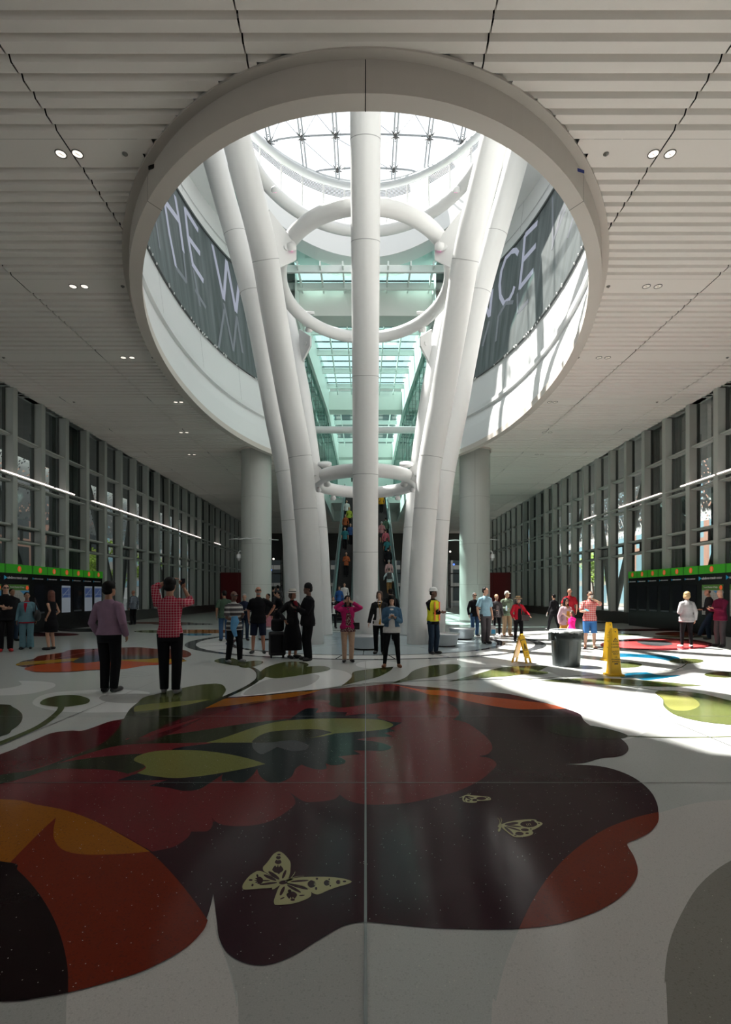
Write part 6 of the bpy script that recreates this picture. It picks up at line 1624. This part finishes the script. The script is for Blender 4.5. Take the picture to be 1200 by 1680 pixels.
P29 = person(832, 1043, 970.7, N(10), 'elderly man in a pale cap, sage top and khaki trousers holding a bottle', 'light', SAGE, KHA, 'long', 'long', ('grey', 'fringe'), hat=('cap', HCAP), Rh=(-.16, -.26, 1.08), fat=1.08, shoes=SHBR, stance=.12, hyaw=N(30), jacket=(C('cardigan_green', (.12, .15, .11)), .88, 'cardigan'))
m = MB(); m.lathe([(.03, 0), (.032, .02), (.032, .15), (.012, .19), (.012, .21)], n=14)
tag(m.build('water_bottle', mat('bottle_plastic', (.5, .65, .75), .15), None, P29['R'] @ Vector((-.17, -.34, 1.0))), 'clear water bottle in the elderly man\'s hand', 'bottle')
P30 = person(850.6, 1052, 979, N(8), 'elderly woman in a red jacket, straw hat and sunglasses walking with a cane', 'light', BLK, BLK, 'long', 'long', ('grey', 'bob'), 'f', hat=('brim', HST), glasses=True, jacket=(RED, .86, 'jacket'), Rh=(-.25, -.14, .93), Lh=(.42, -.10, 1.0), step=.14)
m = MB(); a = P30['arm']['R'][2]; m.tube([(a.x-.01, a.y-.08, .02), (a.x, a.y-.03, .86)], .011, 8); m.tube([(a.x, a.y+.05, .875), (a.x, a.y-.05, .875)], .015, 8)
o = m.build('walking_cane', SHOEB, None); o.matrix_world = P30['R']; tag(o, 'dark walking cane in the hand of the woman in red', 'cane')
m = MB(); m.box(-.12, .12, -.05, .05, -.10, .10); m.tube([(0, .02, .1), (-.14, -.02, .35), (-.30, -.02, .56)], .012, 6); o = m.build('handbag', LEA, None, P30['R'] @ Vector((.20, -.16, .93))); tag(o, 'black shoulder bag worn across by the woman in red', 'bag')
P32 = person(909, 1036, 975, N(200), 'person in black walking away past the right windows with a paper in hand', 'light', BLK, BLK, 'long', 'long', ('black', 'short'), 'f', step=.55, Lh=(.30, -.05, .90), Rh=(-.24, -.16, .92))
m = MB(); m.box(-.07, .07, -.002, .002, -.09, .09); o = m.build('paper_sheet', WHT, None, P32['R'] @ Vector((.32, -.08, .82))); o.rotation_euler = (.2, .3, 1); tag(o, 'white sheet of paper carried by the person in black walking away', 'paper')
person(935, 1040, 965.8, N(170), 'bald man in a dark red shirt, back turned, behind the mother in sunglasses', 'red', DRED, CHA, 'short', 'long', ('grey', 'bald'), fat=1.15, Lh=(.27, -.1, .95))
P34 = person(929, 1063, 981, N(14), 'woman in sunglasses with a mustard dress and pale cardigan behind the trash can', 'light', MUS, MUS, 'long', 'long', ('black', 'long'), 'f', dress=(MUS, .35, .22), jacket=(LIL, .80, 'cardigan'), glasses=True, Lh=(.16, -.20, .95))
P35 = person(939, 1067, 1002, N(-70), 'little girl in hot pink reaching out toward the man in the red plaid shirt', 'light', HOT, HOT, 'short', 'short', ('brown', 'long'), 'f', dress=(HOT, .50, .20), Lh=(.10, -.50, 1.58), Rh=(-.2, -.1, .9), shoes=SHR, polesL=(0, 0, -1))
P36 = person(968, 1064, 969.4, N(-8), 'man in sunglasses, red checked shirt and blue shorts drinking from a cup', 'light', PLB, SHB, 'short', 'short', ('black', 'short'), glasses=True, Lh=(.04, -.21, 1.50), Rh=(-.18, -.30, 1.14), fat=1.1, stance=.13, shoes='bare', hyaw=N(8), polesL=(.9, -.2, -.6), hem=.84)
m = MB(); m.lathe([(.022, -.04), (.029, .04), (.031, .045)], n=16); o = m.build('paper_cup', WHT, None, P36['R'] @ Vector((.0, -.19, 1.57))); tag(o, 'small white cup at the lips of the man in the checked shirt', 'cup')
phone_at(P36['R'] @ Vector((-.19, -.39, 1.18)), .3, -1.2, 'blue-cased phone held low by the man in the checked shirt', mat('case_blue', (.05, .3, .45), .4))
for s_ in (1, -1):
    A = P36['legs'][0 if s_ > 0 else 1][3]; m = MB(); m.ell((A.x+s_*.02, A.y-.07, .008), (.055, .135, .012), 14, 6); m.tube([(A.x-.04, A.y-.03, .02), (A.x+s_*.02, A.y-.10, .055), (A.x+.05, A.y-.03, .02)], .010, 6)
    o = m.build('sandal', SHOEB, None); o.matrix_world = P36['R']; tag(o, 'black flip-flop on the %s foot of the man in blue shorts' % ('left' if s_ > 0 else 'right'), 'sandal')
person(1127.5, 1062.5, 970.8, N(175), 'blonde woman in a grey jacket and black trousers facing the right information wall', 'light', GRY, BLK, 'long', 'skinny', ('blond', 'bob'), 'f', jacket=(GRY, .82, 'jacket'), shoes=SHW, stance=.14, fat=1.16, Lh=(.12, -.22, 1.10), hyaw=N(10))
P38 = person(1166, 1050, 966.7, N(-105), 'man in a dark jacket and jeans leaning by the map, leg stretched out', 'light', BLK2, JEAND, 'long', 'long', ('brown', 'fringe'), Lh=(.12, -.28, 1.05), Rh=(-.10, -.30, 1.05), lean=(0, -.06), footL=(.1, -.42, .085), pitch=.25)
P39 = person(1183, 1061, 967, N(-80), 'man in a maroon shirt and grey trousers holding a phone at the right edge', 'light', MAR, CHA, 'long', 'long', ('grey', 'fringe'), Lh=(.08, -.34, 1.18), Rh=(-.08, -.32, 1.14), fat=1.15, pitch=.35)
phone_at(P39['R'] @ Vector((.0, -.43, 1.22)), N(-80), -1.1, 'dark phone in the hands of the man in the maroon shirt')
# back-wall silhouettes
for i, (px, py, hy, c) in enumerate(((449, 1018, 962, BLK), (456, 1014, 960, CHA), (452, 1022, 970, BLK2))):
    person(px, py, hy, N(160+40*i), 'dark-clothed passer-by far behind the left leaning columns, %s of the three' % ('leftmost', 'rightmost', 'middle')[i], 'tan', c, BLK, 'long', 'long', ('black', 'short'))
# escalator riders: (escalator side, offset, along, facing away, top, bottom, hair, label)
def rider(sx, off, yy, away, label, top_, bot_, hair_, sex_='m', skin_='light', h=1.7, leg_='long', slv='long', **kw):
    n_ = int((yy-EY)/(ERUN/57)); z = ETOP*(n_+1)/57 if yy > EY else .03
    return person(0, 0, 0, N(180 if away else 0)+kw.pop('yw', 0), label, skin_, top_, bot_, slv, leg_, hair_, sex_, pos=(sx*1.42+off, yy, z), height=h, stance=.08, group='people on the escalators', **kw)
rider(-1, -.18, 31.5, 0, 'woman in a blue top at the foot of the left escalator', C('top_royal', (.03, .10, .30)), BLK, ('brown', 'bob'), 'f')
rider(-1, .12, 32.0, 0, 'person in a pale shirt and jeans next to the blue-topped woman on the left escalator', WHT, JEAN, ('black', 'short'))
rider(-1, .1, 35.6, 0, 'rider in an orange-brown top midway on the left escalator', C('top_rust', (.30, .08, .03)), BLK, ('black', 'short'), 'f', Lh=(.1, -.25, 1.15), Rh=(-.1, -.25, 1.15))
rider(-1, -.15, 39.4, 0, 'rider in a teal T-shirt on the left escalator', TEAL_, BLK, ('brown', 'short'), slv='short')
rider(-1, .25, 40.2, 0, 'rider in a blue shirt close to the centre on the left escalator', C('top_navyblue', (.03, .06, .16)), BLK, ('brown', 'short'))
rider(-1, -.2, 42.0, 0, 'rider in a dark orange top higher on the left escalator', C('top_rust', (.3, .08, .03)), BLK, ('brown', 'bob'), 'f')
rider(-1, .05, 43.4, 0, 'rider in a yellow-green top near the head of the left escalator', C('top_lime', (.35, .42, .05)), BLK, ('blond', 'bob'), 'f')
rider(-1, -.2, 44.6, 0, 'rider in white near the head of the left escalator', WHT, BLK, ('black', 'short'))
R1_ = rider(1, .12, 33.6, 1, 'man with a dark backpack, white shirt and tan trousers on the right escalator', C('shirt_paleblue', (.5, .58, .6)), C('trousers_ochre', (.28, .16, .06)), ('brown', 'short'), Lh=(.35, -.1, 1.0))
m = MB(); m.box(-.15, .15, .12, .27, 1.0, 1.45); o = m.build('backpack', LEA, None); o.matrix_world = R1_['R']; b = o.modifiers.new('b', 'BEVEL'); b.width = .05; b.segments = 3; tag(o, 'dark backpack worn by the man in white on the right escalator', 'backpack')
rider(1, .15, 34.6, 1, 'rider in a pale pink shirt ahead of the backpacker', C('shirt_palepink', (.4, .25, .25)), BLK, ('grey', 'short'))
rider(1, .18, 36.4, 1, 'rider in black bending forward on the right escalator', BLK, BLK, ('black', 'short'), lean=(0, -.15))
rider(1, .15, 37.7, 1, 'rider in a teal-green top on the right escalator', TEAL_, BLK, ('brown', 'bob'), 'f', 'tan', slv='short')
rider(1, .10, 39.0, 1, 'rider in a dark red plaid shirt on the right escalator', PLR, BLK, ('brown', 'short'))
rider(1, -.15, 40.6, 1, 'grey-haired rider in a red-striped shirt and shorts on the right escalator', C('stripe_redwhite', (.35, .05, .07), 'stripe', (.5, .4, .4), 16), CHA, ('grey', 'short'), leg_='short')
rider(1, .2, 41.2, 1, 'rider in a green top beside the grey-haired one on the right escalator', GRN, BLK, ('black', 'short'), 'f')
rider(1, .0, 46.0, 1, 'rider in a yellow top near the head of the right escalator', C('top_amber', (.6, .28, .02)), BLK, ('black', 'short'), 'f')
rider(-1, .1, 53.6, 0, 'dark-haired person standing behind the guardrail at the head of the escalators', GRN, BLK, ('black', 'short'))
